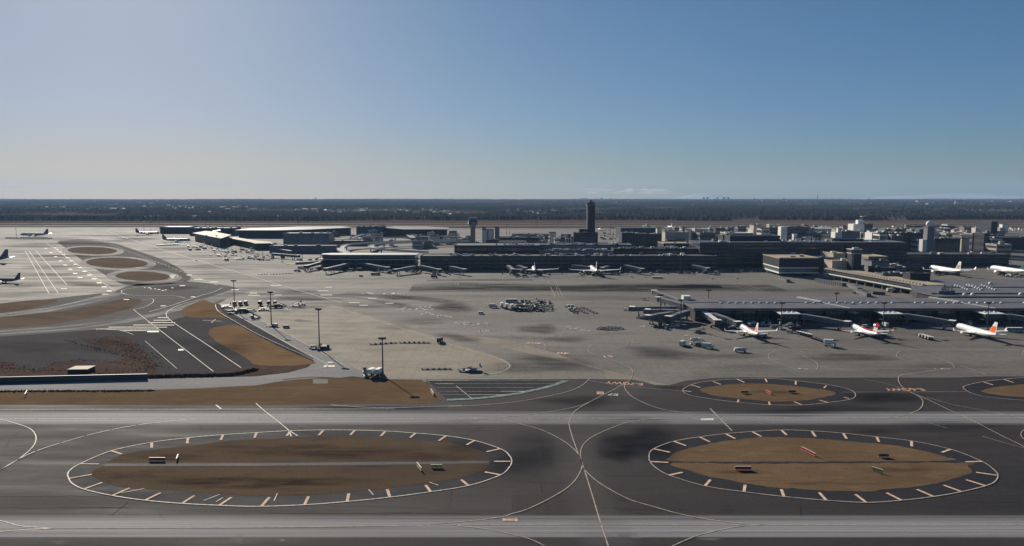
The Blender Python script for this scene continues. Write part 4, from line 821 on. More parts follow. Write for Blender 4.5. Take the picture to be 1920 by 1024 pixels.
# radar tower with ball
D = 1120; x = XA(1744, D, 20); e = empty('radar_tower', (x, D, 0), 0, 'grey radar tower topped by a white ball', 'radar tower'); s = D / FPX; zt_ = ZT(427, D)
MB().box(-6.5 * s, 6.5 * s, 0, 11, 0, zt_).build('shaft', 'wall_grey', e); MB().box(-7.5 * s, 7.5 * s, -1, 12, zt_, zt_ + 1.2).build('gallery', 'wall_grey', e)
rr_ = 5.8 * s; MB().loft([[(rr_ * math.cos(b) * math.cos(2 * math.pi * i / 16), 5.5 + rr_ * math.cos(b) * math.sin(2 * math.pi * i / 16), zt_ + 1.2 + rr_ * .9 + rr_ * math.sin(b)) for i in range(16)] for b in np.linspace(-1.2, 1.5, 10)]).build('radome', 'wall_white', e, True)
MB().box(-15 * s, -6.6 * s, -1, 9, 0, ZT(449, D)).build('annex', 'wall_pale', e); MB().box(-6.4 * s, 8 * s, -1.6, 0, 0, ZT(450, D)).build('annex', 'wall_grey', e)
# ---- city of service buildings
SB = [
 ('building', 'pale twin-tower slab building with a dark gap left of centre', 904, 925, 1420, 431, 22, 'wall_pale', 'wall_grey', 0, 0),
 ('building', 'purplish grey slab right of the pale twin towers', 928, 936, 1425, 426, 30, 'wall_grey', 'roof_grey', 0, 0),
 ('building', 'small pale lift tower behind the pale twin-tower slab', 904, 911, 1445, 427, 10, 'wall_pale', 'wall_grey', 0, 0),
 ('building', 'dark low block left of the lettered sign wall', 912, 937, 1150, 450.5, 20, 'wall_navy_shade', 'roof_dark', 0, 1),
 ('building', 'dark long block behind the lettered sign wall', 936, 1011, 1165, 446, 30, 'wall_navy_shade', 'roof_dark', 2, 5),
 ('building', 'grey block behind the trees left of the tallest tower', 1052, 1071, 1430, 441, 20, 'wall_grey', 'roof_dark', 2, 1),
 ('building', 'low grey sheds behind the dark trees', 960, 1030, 1600, 440, 30, 'wall_grey', 'roof_grey', 0, 6),
 ('building', 'dark left cube of the dark block row right of the tallest tower', 1166, 1190, 1395, 437, 40, 'wall_navy_shade', 'roof_dark', 0, 1),
 ('building', 'grey middle cube of the dark block row', 1191, 1212, 1400, 438.5, 30, 'wall_dark', 'roof_grey', 0, 1),
 ('building', 'dark cube between two grey cubes in the block row', 1212.5, 1224, 1398, 439.5, 30, 'wall_navy_shade', 'roof_dark', 0, 0),
 ('building', 'right grey cube of the dark block row', 1225, 1241, 1400, 439, 30, 'wall_dark', 'roof_grey', 0, 1),
 ('building', 'dark sloping shed behind the dark block row', 1164, 1232, 1640, 428, 80, 'wall_navy_shade', 'roof_blue', 0, 2),
 ('building', 'tan sunlit block with a dark doorway right of centre', 1247, 1291, 1180, 436, 26, 'wall_tan', 'roof_tan', 0, 2),
 ('building', 'dark annex in front of the tan sunlit block', 1251, 1264, 1168, 450, 10, 'wall_navy_shade', 'roof_grey', 0, 0),
 ('building', 'dark flat building under the tan sunlit block', 1244, 1302, 1080, 457, 44, 'wall_navy_shade', 'roof_tan', 0, 2),
 ('building', 'small white tower at the right of the tan sunlit block', 1284, 1296, 1240, 430, 12, 'wall_pale', 'wall_pale', 0, 0),
 ('building', 'white banded office with a grey body right of the tan block', 1312, 1341, 1270, 437, 26, 'wall_grey', 'roof_grey', 3, 2),
 ('building', 'long white low office with striped floors', 1362, 1412, 1300, 437.5, 40, 'wall_grey', 'roof_white', 2, 3),
 ('building', 'grey square tower block on the left of the striped white block', 1413, 1428, 1330, 422.5, 24, 'wall_tan', 'wall_grey', 0, 1),
 ('building', 'white block with four floor stripes next to the grey square tower', 1427, 1443, 1290, 429, 24, 'wall_pale', 'roof_grey', 4, 1),
 ('building', 'dark rounded block left of the tall white stair wall', 1441, 1458, 1340, 428.5, 22, 'wall_dark', 'roof_dark', 4, 0),
 ('building', 'grey striped office slab with a tall white end wall', 1475, 1517, 1225, 426, 30, 'wall_grey', 'roof_grey', 6, 2),
 ('building', 'small white box in front of the striped office slab', 1488, 1494, 1185, 440, 8, 'wall_white', 'wall_white', 0, 0),
 ('building', 'bluish stepped office right of the striped slab', 1512, 1540, 1215, 437, 22, 'wall_grey', 'roof_grey', 3, 5),
 ('building', 'dark glass office behind the roof sign', 1540, 1566, 1235, 438, 26, 'glass_blue', 'roof_dark', 0, 4),
 ('building', 'white office with a grid of small square windows', 1578, 1612, 1205, 434.5, 24, 'wall_grey', 'roof_grey', 0, 2),
 ('building', 'white striped office tower under the small lookout cab', 1620, 1636, 1350, 420, 30, 'wall_grey', 'roof_grey', 5, 1),
 ('building', 'cream low office with three floor stripes', 1655, 1665, 1200, 436, 30, 'wall_grey', 'roof_grey', 3, 2),
 ('building', 'cluttered grey plant building left of the radar tower', 1665, 1730, 1210, 438, 24, 'wall_dark', 'roof_dark', 2, 14),
 ('building', 'low dark plant sheds right of the radar tower', 1752, 1800, 1160, 448, 30, 'wall_dark', 'roof_dark', 1, 6),
 ('hangar', 'very long white viaduct-like roof behind the radar tower', 1640, 1782, 1500, 428.5, 26, 'wall_grey', 'roof_white', 2, 0),
 ('hangar', 'big blue-grey maintenance hangar at the right', 1790, 1868, 1300, 441, 90, 'roof_blue', 'roof_blue', 0, 0),
 ('hangar', 'dark block above the big blue-grey hangar', 1858, 1870, 1500, 416, 50, 'wall_navy_shade', 'roof_dark', 0, 0),
 ('hangar', 'dark flat hangar left of the big blue-grey one', 1700, 1790, 1720, 424.5, 60, 'wall_navy_shade', 'roof_dark', 0, 4),
 ('hangar', 'dark long shed at the right edge behind the brown office', 1868, 2010, 1330, 446, 50, 'wall_navy_shade', 'roof_dark', 0, 6),
 ('hangar', 'long white sunlit cargo shed behind the service buildings', 1292, 1412, 1980, 429.5, 50, 'wall_white', 'roof_white', 0, 8),
 ('hangar', 'pale cargo shed behind the striped slab', 1500, 1612, 1700, 429, 60, 'wall_pale', 'roof_white', 0, 0),
 ('hangar', 'bluish flat cargo shed behind the tan block', 1296, 1410, 1560, 437, 60, 'wall_grey', 'roof_blue', 0, 6),
 ('building', 'brown striped office with a rooftop box at the right edge', 1868, 1896, 1120, 459, 26, 'wall_tan', 'wall_tan', 3, 1),
 ('building', 'pyramid-roofed low terminal hall behind the ramp tower', 1628, 1664, 880, 482, 40, 'wall_grey', 'roof_tan', 0, 0),
 ('building', 'grey lower hall right of the ramp tower', 1634, 1668, 860, 490, 20, 'wall_grey', 'roof_dark', 0, 1),
 ('building', 'small grey box beside the foot of the ramp tower', 1603, 1620, 850, 498, 14, 'wall_grey', 'wall_grey', 0, 0),
 ('building', 'dark box building behind the pier middle', 1642, 1680, 815, 503, 18, 'wall_dark', 'roof_dark', 0, 1),
 ('building', 'grey plant roof with white units behind the pier near end', 1655, 1700, 775, 514.5, 18, 'wall_grey', 'roof_grey', 0, 8),
 ('building', 'dark box at the near right end of the pier', 1706, 1744, 738, 514, 14, 'wall_dark', 'wall_dark', 0, 1),
 ('building', 'flat blue-grey roof left of the ramp tower', 1500, 1562, 925, 484, 40, 'wall_dark', 'roof_blue', 0, 2),
 ('building', 'tan gabled roof left of the ramp tower', 1562, 1584, 935, 476, 40, 'wall_tan', 'roof_tan', 0, 1),
 ('building', 'long tan flat roof above the banded block', 1442, 1520, 960, 479.5, 34, 'wall_dark', 'roof_tan', 0, 3),
 ('building', 'low tan roofed box in front of the tan gabled roof', 1560, 1600, 850, 490, 22, 'wall_tan', 'roof_tan', 0, 1)]
SBo = {}
for (nm, lab, u0, u1, D, vt, dep, wall, roof, bands, un) in SB:
    SBo[lab] = block(nm, lab, 'building' if nm == 'building' else 'hangar', u0, u1, D, vt, dep, wall, roof, bands, units=un)
random.seed(91)
def clut(n, ua, ub, Da, Db, ha, hb, where):
    for i in range(n):
        u = random.uniform(ua, ub); D = random.uniform(Da, Db); wpx = random.uniform(6, 22); hh = random.uniform(ha, hb)
        wl = random.choice(['wall_pale', 'wall_white', 'wall_pale', 'wall_grey', 'wall_grey', 'wall_mid', 'wall_dark', 'wall_tan', 'wall_white'])
        block('service_building', 'small service building in the cluster ' + where, 'building', u, u + wpx, D, 0, random.uniform(10, 30), wl, random.choice(['roof_grey', 'roof_dark', 'roof_white', 'roof_tan', 'roof_blue']), random.choice((0, 2, 3)), units=random.randint(1, 4), group='service buildings ' + where, z=hh)
clut(96, 1230, 1870, 1160, 1480, 17, 36, 'behind the navy terminal'); clut(30, 1160, 1440, 1480, 1900, 8, 20, 'on the far cargo side'); clut(40, 1440, 1900, 1500, 1950, 10, 26, 'behind the radar tower'); clut(26, 930, 1075, 1200, 1500, 12, 24, 'left of the tallest tower'); clut(34, 540, 880, 1330, 1750, 7, 17, 'around the second terminal roads'); clut(9, 1580, 1690, 885, 930, 6, 12, 'between the pier and the navy terminal'); clut(10, 360, 480, 1650, 1950, 4, 9, 'behind the peach roof')
# named details on them
e, hw, h = SBo['grey striped office slab with a tall white end wall']; MB().box(-hw - 10, -hw - .02, -.3, 14, 0, h + .6).build('end_wall', 'wall_white', e)
m = MB(); 
for k in range(8): m.box(-hw - 5.7, -hw - 4.4, -.42, -.3, 2 + k * (h - 3) / 8, 3.5 + k * (h - 3) / 8)
m.build('window', 'glass', e)
e, hw, h = SBo['white office with a grid of small square windows']; MB().box(-hw - 11, -hw - .02, -.3, 16, 0, h - 1).build('end_wall', 'wall_white', e)
for r_ in range(3):
    for k in range(9):
        MB().box(-hw + 2 + k * (2 * hw - 4) / 9, -hw + 3.8 + k * (2 * hw - 4) / 9, -.12, 0, 3 + r_ * 6, 5.2 + r_ * 6).build('window', 'glass', e)
MB().box(-hw - 6, -hw - 2, 2, 8, h - 1, h + 6).build('roof_tower', 'wall_white', e)
e, hw, h = SBo['white striped office tower under the small lookout cab']; MB().box(-hw - 20, -hw - .02, -.3, 22, 0, h - .3).build('end_wall', 'wall_white', e)
for k in range(5): MB().box(-hw - 19.8, -hw - 1, -.42, -.3, 3 + k * 5, 5 + k * 5).build('window_band', 'glass', e)
MB().box(-hw - 10, -hw + 2, 4, 14, h, h + 7).build('penthouse', 'wall_white', e); MB().box(-hw - 1, -hw + 5, 6, 12, h + 7, h + 13).build('lookout_cab', 'glass', e); MB().box(-hw - 2.5, -hw + 6.5, 5, 13, h + 13, h + 14).build('cab_roof', 'wall_pale', e)
e, hw, h = SBo['tan sunlit block with a dark doorway right of centre']; MB().box(-hw + 12, hw - 6, -.15, 0, h * .35, h * .75).build('doorway', 'glass_green', e)
MB().box(-hw + 1, -hw + 2.5, 3, 5, h, h + 6).box(hw - 8, hw - 5, 6, 9, h, h + 8).build('mast', 'steel_dark', e)
e, hw, h = SBo['cream low office with three floor stripes']; MB().box(-hw - 18, -hw - .02, -.3, 24, 0, h - .6).build('end_wall', 'wall_white', e)
for k in range(3): MB().box(-hw - 17.8, -hw - 1, -.42, -.3, 4 + k * 5, 6 + k * 5).build('window_band', 'glass', e)
e, hw, h = SBo['brown striped office with a rooftop box at the right edge']; MB().box(hw - 14, hw - 8, 4, 10, h, h + 5).build('rooftop_box', 'wall_tan', e); MB().tube((-hw + 8, 4, h), (-hw + 8, 4, h + 8), .5).build('antenna', 'steel', e)
e, hw, h = SBo['pale twin-tower slab building with a dark gap left of centre']; MB().box(-1.2, 1.2, -.12, 0, 2, h - 2).build('dark_gap', 'glass', e); MB().box(hw * .95, hw + .8, -.2, 0, 0, h).build('dark_edge', 'wall_navy_shade', e)
# lettered sign wall
D = 1120; zs_ = ZT(452, D); x0 = XA(935, D, 20); x1 = XA(987, D, 20)
e = empty('sign_wall', ((x0 + x1) / 2, D, ZT(460.5, D)), 0, 'long pale sign board with dark capital letters behind the rooftop cars', 'sign'); hw = (x1 - x0) / 2; hh = zs_ - ZT(460.5, D)
MB().box(-hw, hw, 0, 1, 0, hh).build('board', 'wall_white', e)
for k in range(5): MB().box(-hw + 3 + k * (2 * hw - 6) / 4, -hw + 3.4 + k * (2 * hw - 6) / 4, .2, .8, -e.location.z, 0).build('post', 'steel_dark', e)
cu = bpy.data.curves.new('t', 'FONT'); cu.body = 'JAPAN AIRLINES'; cu.size = hh * .78; cu.align_x = 'CENTER'; cu.align_y = 'CENTER'; cu.extrude = .05; ob = bpy.data.objects.new('t', cu); C.objects.link(ob); bpy.context.view_layer.update()
me = bpy.data.meshes.new_from_object(ob); bpy.data.objects.remove(ob); me.materials.clear(); me.materials.append(M['wall_navy_shade']); o = bpy.data.objects.new('lettering', me); C.objects.link(o); o.parent = e; o.location = (0, -.08, hh * .5); o.rotation_euler = (R(90), 0, 0)
wd = max(v.co.x for v in me.vertices) * 2; o.scale = (min(1.6, hw * 1.8 / wd), 1, 1)
# ---- far white storage row and its tanks on the left, sheds
for i, (u0, u1, vt) in enumerate([(222, 244, 409.5), (247, 281, 409), (284, 304, 409.5), (304, 322, 408.8), (324, 350, 409), (352, 386, 409), (389, 420, 408.5), (424, 440, 408.3), (443, 462, 408.5), (463, 480, 409), (482, 498, 409), (507, 526, 409), (527, 548, 409.5)]):
    block('storage_shed', 'pale storage shed in the row behind the far runway', 'shed', u0, u1, 3000, vt, 60, 'wall_grey' if i < 9 else 'wall_mid', 'roof_grey' if i % 3 else 'roof_tan', 0, group='pale storage sheds behind the far runway', z=12 + (i % 3) * 1.5)
# ---- concrete retaining wall and shed at lower left
wa = G(276.5, 711); wb = G(-500, 729)
e = MB().beam((wa[0], wa[1], 0), (wb[0], wb[1], 0), .8, 2.9).build('retaining_wall', 'wall_mid'); tag(e, 'long dark concrete retaining wall above the pale service road', 'wall')
polymesh('embankment', [[wa, wb, G(-500, 690), G(-200, 688), G(0, 692), (G(276, 704))]], .09, 'scrub')
x, y = G(146, 700); e = empty('shed', (x, y, 0), R(3), 'low flat-roofed shed with a pale roof on the brown scrub', 'shed')
MB().box(-5.2, 5.2, 0, 8, 0, 2.0).build('wall', 'wall_dark', e); MB().box(-5.4, 5.4, -.3, 8.3, 2.0, 2.25).build('roof', 'roof_tan', e)
# ================================================================= SKYLINE
random.seed(31)
def hi(u, vt, wpx, D=15500, lab='pale high-rise block far off on the horizon skyline'):
    x = XA(u, D, 60); zt = ZT(vt - 1.6, D); hw = wpx / 2 * D / FPX * 1.15
    mb = MB().box(x - hw, x + hw, D, D + 40, 0, zt * .93).box(x - hw * .6, x + hw * .5, D + 5, D + 30, zt * .93, zt); o = mb.build('high_rise', 'wall_navy_shade'); tag(o, lab, 'high-rise', 'high-rise blocks along the horizon')
for u, vt, wd in ((1088, 373.5, 2.4), (1093, 373, 2.4), (1098, 372.5, 2.4), (1102, 374, 2), (1117, 374, 2), (1128, 372.5, 2.6), (1134, 374.5, 3), (1140, 374.5, 2), (1146, 373.5, 2.6), (1150, 374.5, 2), (1155, 374, 2), (1067, 375, 2), (1320, 371.5, 2.5), (1327, 371, 2.6), (1345, 371.8, 2.4), (1358, 371.5, 3.2), (1366, 371.3, 3),
    (988, 374, 2.4), (980, 375.5, 5), (818, 373.5, 1.6), (824, 375, 2.6), (860, 376, 5), (700, 373.3, 1.2), (704, 373.3, 1.2), (748, 374, 1.2), (591, 372, 1.2), (762, 373, 1), (512, 375, 1), (1415, 373, 2), (1440, 374, 2), (1470, 373, 2), (1480, 375, 3), (1565, 374, 2), (1630, 373.5, 1.6)): hi(u, vt, wd)
random.seed(62)
for _ in range(64): hi(random.choice((random.uniform(420, 1060), random.uniform(1160, 1700), random.gauss(1120, 40))), random.uniform(374.3, 376.4), random.uniform(1.2, 3.2))
for (u, vt) in ((1533, 361),):
    D = 14500; x = XA(u, D, 60); z_ = ZT(vt, D); e = MB().tube((x, D, 0), (x, D, z_ * .7), 16, 6, 6).tube((x, D, z_ * .7), (x, D, z_), 4, 1.5, 6).build('lattice_tower', 'wall_grey'); tag(e, 'very tall thin broadcasting tower on the horizon right of centre', 'tower')
for (u0, u1, D, vt, lab, wall) in ((1793, 1806, 9200, 375.8, 'dark hotel block on the wooded plain at far right', 'wall_navy_shade'), (1806, 1823, 9300, 379, 'pale factory beside the dark hotel block far right', 'wall_pale'), (1689, 1697, 8600, 380, 'white square building alone in the far woods at right', 'wall_white'),
    (1673, 1683, 8800, 382.5, 'low white shed left of the white square building in the far woods', 'wall_white'), (1653, 1656, 9000, 380, 'small white block in the far woods', 'wall_white'), (1753, 1776, 8300, 384, 'long low pale works in the far woods at right', 'wall_pale'), (1824, 1842, 9000, 381, 'grey works right of the far factory', 'wall_grey')):
    block('distant_building', lab, 'building', u0, u1, D, vt, 40, wall, wall, 0)
house = empty('house', (0, 0, 0), 0, 'pale house or workshop among the far woods', 'house', 'pale houses scattered in the far woods')
MB().box(-8, 8, -6, 6, -8, 7).build('wall', 'wall_pale', house); MB().loft([[(-8.5, -6.5, 7), (8.5, -6.5, 7), (8.5, 6.5, 7), (-8.5, 6.5, 7)], [(-8.5, -.3, 9.6), (8.5, -.3, 9.6), (8.5, .3, 9.6), (-8.5, .3, 9.6)]]).build('roof', 'roof_tan', house)
hs = []
def cluster(cu, cv, su, sv, n):
    for _ in range(n): hs.append((random.gauss(cu, su), min(412, max(379, random.gauss(cv, sv)))))
for a in ((170, 396, 28, 1.6, 14), (100, 394, 30, 2, 12), (205, 396, 25, 2, 12), (330, 394, 50, 2, 26), (290, 387, 60, 3, 12), (420, 394, 50, 3, 20), (560, 397, 50, 2, 18), (660, 401, 50, 2, 30), (740, 401, 50, 2, 24), (850, 403, 30, 2, 10), (980, 402, 40, 2, 22), (310, 380, 20, .8, 6), (1040, 384, 60, 3, 8), (1240, 384, 80, 2, 12), (1450, 381, 40, 1.5, 14), (1480, 380, 40, 1.5, 10), (1600, 383, 60, 2, 10), (1780, 384, 60, 2, 20), (1880, 383, 40, 2, 14)): cluster(*a)
for i, (u, v) in enumerate(hs[:290]):
    x, y = G(u, v, 4); c = house if i == 0 else copy_tree(house); ax = np.array([x]); ay = np.array([y]); c.location = (x, y, 10 + 8 * max(0, (y - 5000) / 12000) + min(1, max(0, (y - 3100) / 800)) * float(16 * np.clip(vnoise(ax * .35, ay, 420, 31) - .35, 0, 1)[0] + 9 * vnoise(ax, ay, 1500, 33)[0])); c.rotation_euler = (0, 0, random.uniform(0, 3.14)); s = random.choice((.5, .6, .7, .9, 1.4)); c.scale = (s * 1.5, s, random.uniform(.8, 1.4))
# ================================================================= AIRCRAFT
def airliner(label, u, v, zref, Lf, span, heading, fus='white_paint', tail='white_paint', rear=None, winglet=True, sc=1, tailband=None, rearcol=None):
    """nose towards local +Y; origin on the ground under the nose"""
    x, y = G(u, v, zref); e = empty('airliner', (x, y, 0), heading, label, 'airliner')
    Rf = Lf * .050 if Lf < 50 else Lf * .046; zc = Rf + (1.6 if Lf < 50 else 2.6); n = 20
    def ring(yy, r, zo, rx=None): return [((rx or r) * math.cos(2 * math.pi * i / n), yy, zo + r * math.sin(2 * math.pi * i / n)) for i in range(n)]
    prof = [(0, .06, -.35), (.012, .32, -.28), (.03, .56, -.18), (.055, .78, -.08), (.09, .94, -.02), (.13, 1, 0), (.62, 1, 0), (.70, .97, .03), (.78, .86, .13), (.86, .66, .30), (.93, .42, .48), (.98, .2, .62), (1, .07, .68)]
    rings = [ring(-t * Lf, r * Rf, zc + o_ * Rf) for t, r, o_ in prof]
    k0 = 7 if rear else len(rings)
    MB().loft(rings).build('fuselage', fus, e, True)
    if rear:
        t0, r0 = rear, None; rs = []
        for t in np.linspace(t0, .975, 9):
            r = np.interp(t, [p[0] for p in prof], [p[1] for p in prof]) * Rf * 1.012; o_ = np.interp(t, [p[0] for p in prof], [p[2] for p in prof]) * Rf
            lo = .1 + 1.3 * (1 - (t - t0) / (1 - t0)) ; a0 = min(1.45, lo)
            rs.append([(r * math.cos(a), -t * Lf, zc + o_ + r * math.sin(a)) for a in np.linspace(a0 - .15, math.pi - a0 + .15, 12)])
        mb = MB(); nn = 12; vs = [p for r_ in rs for p in r_]; fs = [(a * nn + b, a * nn + b + 1, (a + 1) * nn + b + 1, (a + 1) * nn + b) for a in range(8) for b in range(nn - 1)]
        mb.add(vs, fs).build('painted_rear', rearcol or tail, e, True)
    m = MB()
    for s_ in (-1, 1):
        for k in range(int(Lf * .62 / 1.4)):
            yy = -.12 * Lf - k * 1.4; m.box(*sorted((s_ * Rf * .972, s_ * Rf * 1.012)), yy - .25, yy + .25, zc + .22 * Rf, zc + .22 * Rf + .4)
    m.build('cabin_windows', 'glass', e)
    m = MB(); m.loft([[(-Rf * .62, -.045 * Lf, zc + .42 * Rf), (Rf * .62, -.045 * Lf, zc + .42 * Rf), (Rf * .5, -.062 * Lf, zc + .72 * Rf), (-Rf * .5, -.062 * Lf, zc + .72 * Rf)], [(-Rf * .45, -.028 * Lf, zc + .2 * Rf), (Rf * .45, -.028 * Lf, zc + .2 * Rf), (Rf * .4, -.038 * Lf, zc + .45 * Rf), (-Rf * .4, -.038 * Lf, zc + .45 * Rf)]]); m.build('cockpit_window', 'glass', e)
    hs_ = span / 2; cr = Lf * .17; ct = Lf * .045; yr = -Lf * .36; swp = hs_ * .52
    def foil(p, c, th, vert=False):      # leading-edge point p, chord c
        px, py, pz = p; q = ((0, 0), (.12, .5), (.35, .62), (.7, .35), (1, 0), (.7, -.12), (.35, -.3), (.1, -.3))
        return [(px, py - a * c, pz + b * th) if not vert else (px + b * th, py - a * c, pz) for a, b in q]
    for s_ in (-1, 1):
        MB().loft([foil((s_ * Rf * .5, yr + 1, zc - Rf * .55), cr * 1.15, cr * .13), foil((s_ * hs_ * .35, yr - swp * .36, zc - Rf * .35), cr * .7, cr * .07), foil((s_ * hs_ * .97, yr - swp, zc + Rf * .35), ct, ct * .1)]).build('wing', 'white_paint', e)
        if winglet: MB().loft([foil((s_ * hs_ * .97, yr - swp, zc + Rf * .35), ct, ct * .1), foil((s_ * hs_ * 1.0, yr - swp - ct * .5, zc + Rf * .35 + Lf * .045), ct * .35, ct * .06)]).build('winglet', tail if tail in ('red_paint',) else 'white_paint', e)
        ex = s_ * hs_ * .33; ey = yr - swp * .33 + cr * .38; er = Lf * (.026 if Lf < 50 else .027); ez = zc - Rf * .62 - er * .55
        eng = MB().loft([[(ex + r * math.cos(2 * math.pi * i / 14), ey - t, ez + r * math.sin(2 * math.pi * i / 14)) for i in range(14)] for t, r in ((0, er * .85), (.3, er), (er * 2, er * .98), (er * 3.6, er * .6))]).build('engine', 'white_paint', e, True)
        MB().loft([[(ex + r * math.cos(2 * math.pi * i / 14), ey - t, ez + r * math.sin(2 * math.pi * i / 14)) for i in range(14)] for t, r in ((-.05, er * .8), (.25, er * .7))]).build('fan', 'steel_dark', eng)
        MB().box(ex - .2, ex + .2, ey - er * 3.4, ey - er * .8, ez + er * .6, zc - Rf * .3).build('pylon', 'steel', eng)
        MB().loft([foil((s_ * Rf * .25, -Lf * .885, zc + Rf * .45), Lf * .095, Lf * .009), foil((s_ * hs_ * .37, -Lf * .955, zc + Rf * .65), Lf * .035, Lf * .004)]).build('tailplane', 'white_paint', e)
        MB().tube((s_ * Rf * 1.5, -Lf * .5, 0.5), (s_ * Rf * 1.2, -Lf * .5, zc - Rf * .5), .18).build('gear_strut', 'steel', e)
        MB().tube((s_ * Rf * 1.5 - .55, -Lf * .5, .6), (s_ * Rf * 1.5 + .55, -Lf * .5, .6), .6, n=12).build('wheel', 'tyre', e)
    MB().tube((0, -Lf * .115, .3), (0, -Lf * .115, zc - Rf * .8), .15).build('gear_strut', 'steel', e); MB().tube((-.35, -Lf * .115, .42), (.35, -Lf * .115, .42), .42, n=12).build('wheel', 'tyre', e)
    fh = Lf * (.175 if Lf < 50 else .15); z0 = zc + Rf * .75
    fin = MB().loft([foil((0, -Lf * .80, z0), Lf * .165, Lf * .016, True), foil((0, -Lf * .80 - fh * .78, z0 + fh), Lf * .06, Lf * .006, True)]).build('fin', tail, e)
    if tailband: 
        b0, b1, col = tailband
        fo = lambda t: foil((0, -Lf * .80 - fh * .78 * t - .05, z0 + fh * t), (Lf * (.165 - .105 * t)) * .97, Lf * (.017 - .010 * t) + .12, True)
        MB().loft([fo(b0), fo(b1)]).build('fin_band', col, fin)
    return e
airliner('white airliner with pink rear body nosed to the leftmost satellite bridge', 1387, 609, 4, 39.5, 35.8, 0, tail='white_paint', rear=.42, rearcol='pink_paint', tailband=(.0, .45, 'pink_paint'))
airliner('white airliner with red rear body and red tail fin at the middle satellite bridge', 1595, 609, 4, 39.5, 35.8, 0, tail='red_paint', rear=.34, tailband=(.1, .5, 'roof_white'))
airliner('long white airliner with orange and red tail fin at the right satellite bridge', 1793, 606.5, 5, 44.5, 35.8, 0, tail='white_paint', tailband=(.05, .62, 'orange_tail'))
airliner('white wide airliner seen tail-on in front of the main terminal, left of the two', 1000, 499, 6, 57, 60, 0)
airliner('white wide airliner with pinkish fin in front of the main terminal, right of the two', 1108, 500, 6, 66, 64, 0, tailband=(.2, .8, 'pink_paint'))
airliner('white wide airliner with curled wingtips parked behind the pier', 1743, 500, 6, 67, 64, 0, tailband=(.1, .6, 'roof_tan'))
airliner('white wide airliner with dark green tail cut by the right edge of the photo', 1857, 500.5, 6, 67, 62, 0, tail='green_tail')
airliner('large dark shaded airliner whose tail stands at the left edge', -75, 486, 5, 72, 64, R(90), fus='backlit_navy_paint', tail='backlit_navy_paint')
airliner('small shaded airliner at the left edge below the large one', -25, 524, 4, 38, 34, R(90), fus='backlit_navy_paint', tail='backlit_navy_paint')
airliner('large bluish airliner far off at upper left beyond the other parked jets', 38, 440, 5, 70, 64, R(88), fus='backlit_blue', tail='backlit_navy_paint')
airliner('dark-tailed airliner at the far end of the second terminal', 300, 437, 5, 62, 58, R(-90), fus='backlit_navy_paint', tail='backlit_navy_paint')
airliner('dark-tailed airliner just left of the peach satellite roof', 358, 450, 5, 60, 58, R(-88), fus='backlit_blue', tail='backlit_navy_paint')
for i, (u, v) in enumerate(((1308, 428), (1328, 428), (1348, 428), (1370, 427.5), (1392, 427.5), (1205, 425.5), (1252, 425.5), (1122, 429), (1600, 425.5))):
    airliner('small white aircraft in the row on the far stands', u, v, 4, 40 if i < 5 or i > 6 else 58, 34 if i < 5 or i > 6 else 56, R(100 if i < 5 else 0))['group'] = 'white aircraft on the far stands'
# ================================================================= LIGHT MASTS
def mast(label, u, v, h, n=6, grp=None):
    x, y = G(u, v); e = empty('light_mast', (x, y, 0), random.uniform(-.3, .3), label, 'light mast', grp)
    MB().tube((0, 0, 0), (0, 0, h - 1), .42, .26).build('pole', 'steel_dark', e); MB().box(-1.1, 1.1, -1.1, 1.1, 0, .7).build('footing', 'wall_grey', e)
    MB().box(-1.9, 1.9, -.45, .45, h - 1.2, h - .8).box(-.5, .5, -.5, .5, h - 1.6, h - .2).build('head_frame', 'steel_dark', e)
    for k in range(n):
        a = -1.8 + 3.6 * k / (n - 1); MB().box(a - .28, a + .28, -.75, -.2, h - .8, h + .0).box(a - .28, a + .28, .2, .7, h - .9, h - .3).build('floodlight', 'steel_dark', e)
    return e
for lab, u, v, h in (('farthest of the four tall light masts beside the service road', 440, 580, 25), ('second of the four tall light masts, behind the parked trucks', 509, 612, 26), ('third of the four tall light masts with ground clutter at its foot', 599, 655, 26), ('nearest tall light mast beside the white stairs truck', 718, 705, 21),
    ('light mast in front of the fixed bridge left of the pink-tailed jet', 1276, 615, 21), ('light mast at the tip of the left bridge cluster', 1238, 600, 20), ('light mast standing in front of the satellite terminal between pink and red jets', 1464.5, 618, 20), ('light mast in front of the satellite terminal right of the red-tailed jet', 1655.5, 618, 20), ('light mast in front of the satellite terminal right of the orange-tailed jet', 1851, 618, 20),
    ('light mast standing behind the satellite roof left part', 1328, 583, 18), ('light mast behind the satellite roof below the pier', 1567, 590, 18), ('light mast left of the tail-on wide airliner', 942, 514, 22), ('light mast between the two wide airliners', 1052.5, 513, 22), ('light mast right of the second wide airliner', 1163, 513, 22), ('light mast in front of the tan sunlit block', 1275.5, 513, 23), ('light mast at the left end of the main terminal', 837, 514, 18),
    ('light mast left of the bridge cluster at the left concourse', 529, 492, 20), ('light mast above the left concourse bridges', 567, 494, 20), ('light mast at the left concourse corner', 602, 503, 20), ('light mast near the grey glass pavilion', 493, 483, 22), ('lone light mast at far upper left', 31, 445, 22),
    ('light mast in front of the peach roof, left', 388, 463, 22), ('light mast in front of the peach roof, middle', 407, 466, 24)): mast(lab, u, v, h)
for u, v in ((270, 432), (283, 433), (299, 432), (323, 431), (333, 430), (386, 427), (394, 427), (444, 424), (452, 424), (505, 424), (560, 423), (587, 423), (613, 422), (950, 440), (956, 440), (1145, 438), (1160, 438), (1166, 445), (1150, 447), (1007, 426), (1045, 425), (1215, 432), (1248, 424), (1860, 425)): mast('thin light mast on the far apron', u, v, 24, 3, 'thin light masts on the far aprons')
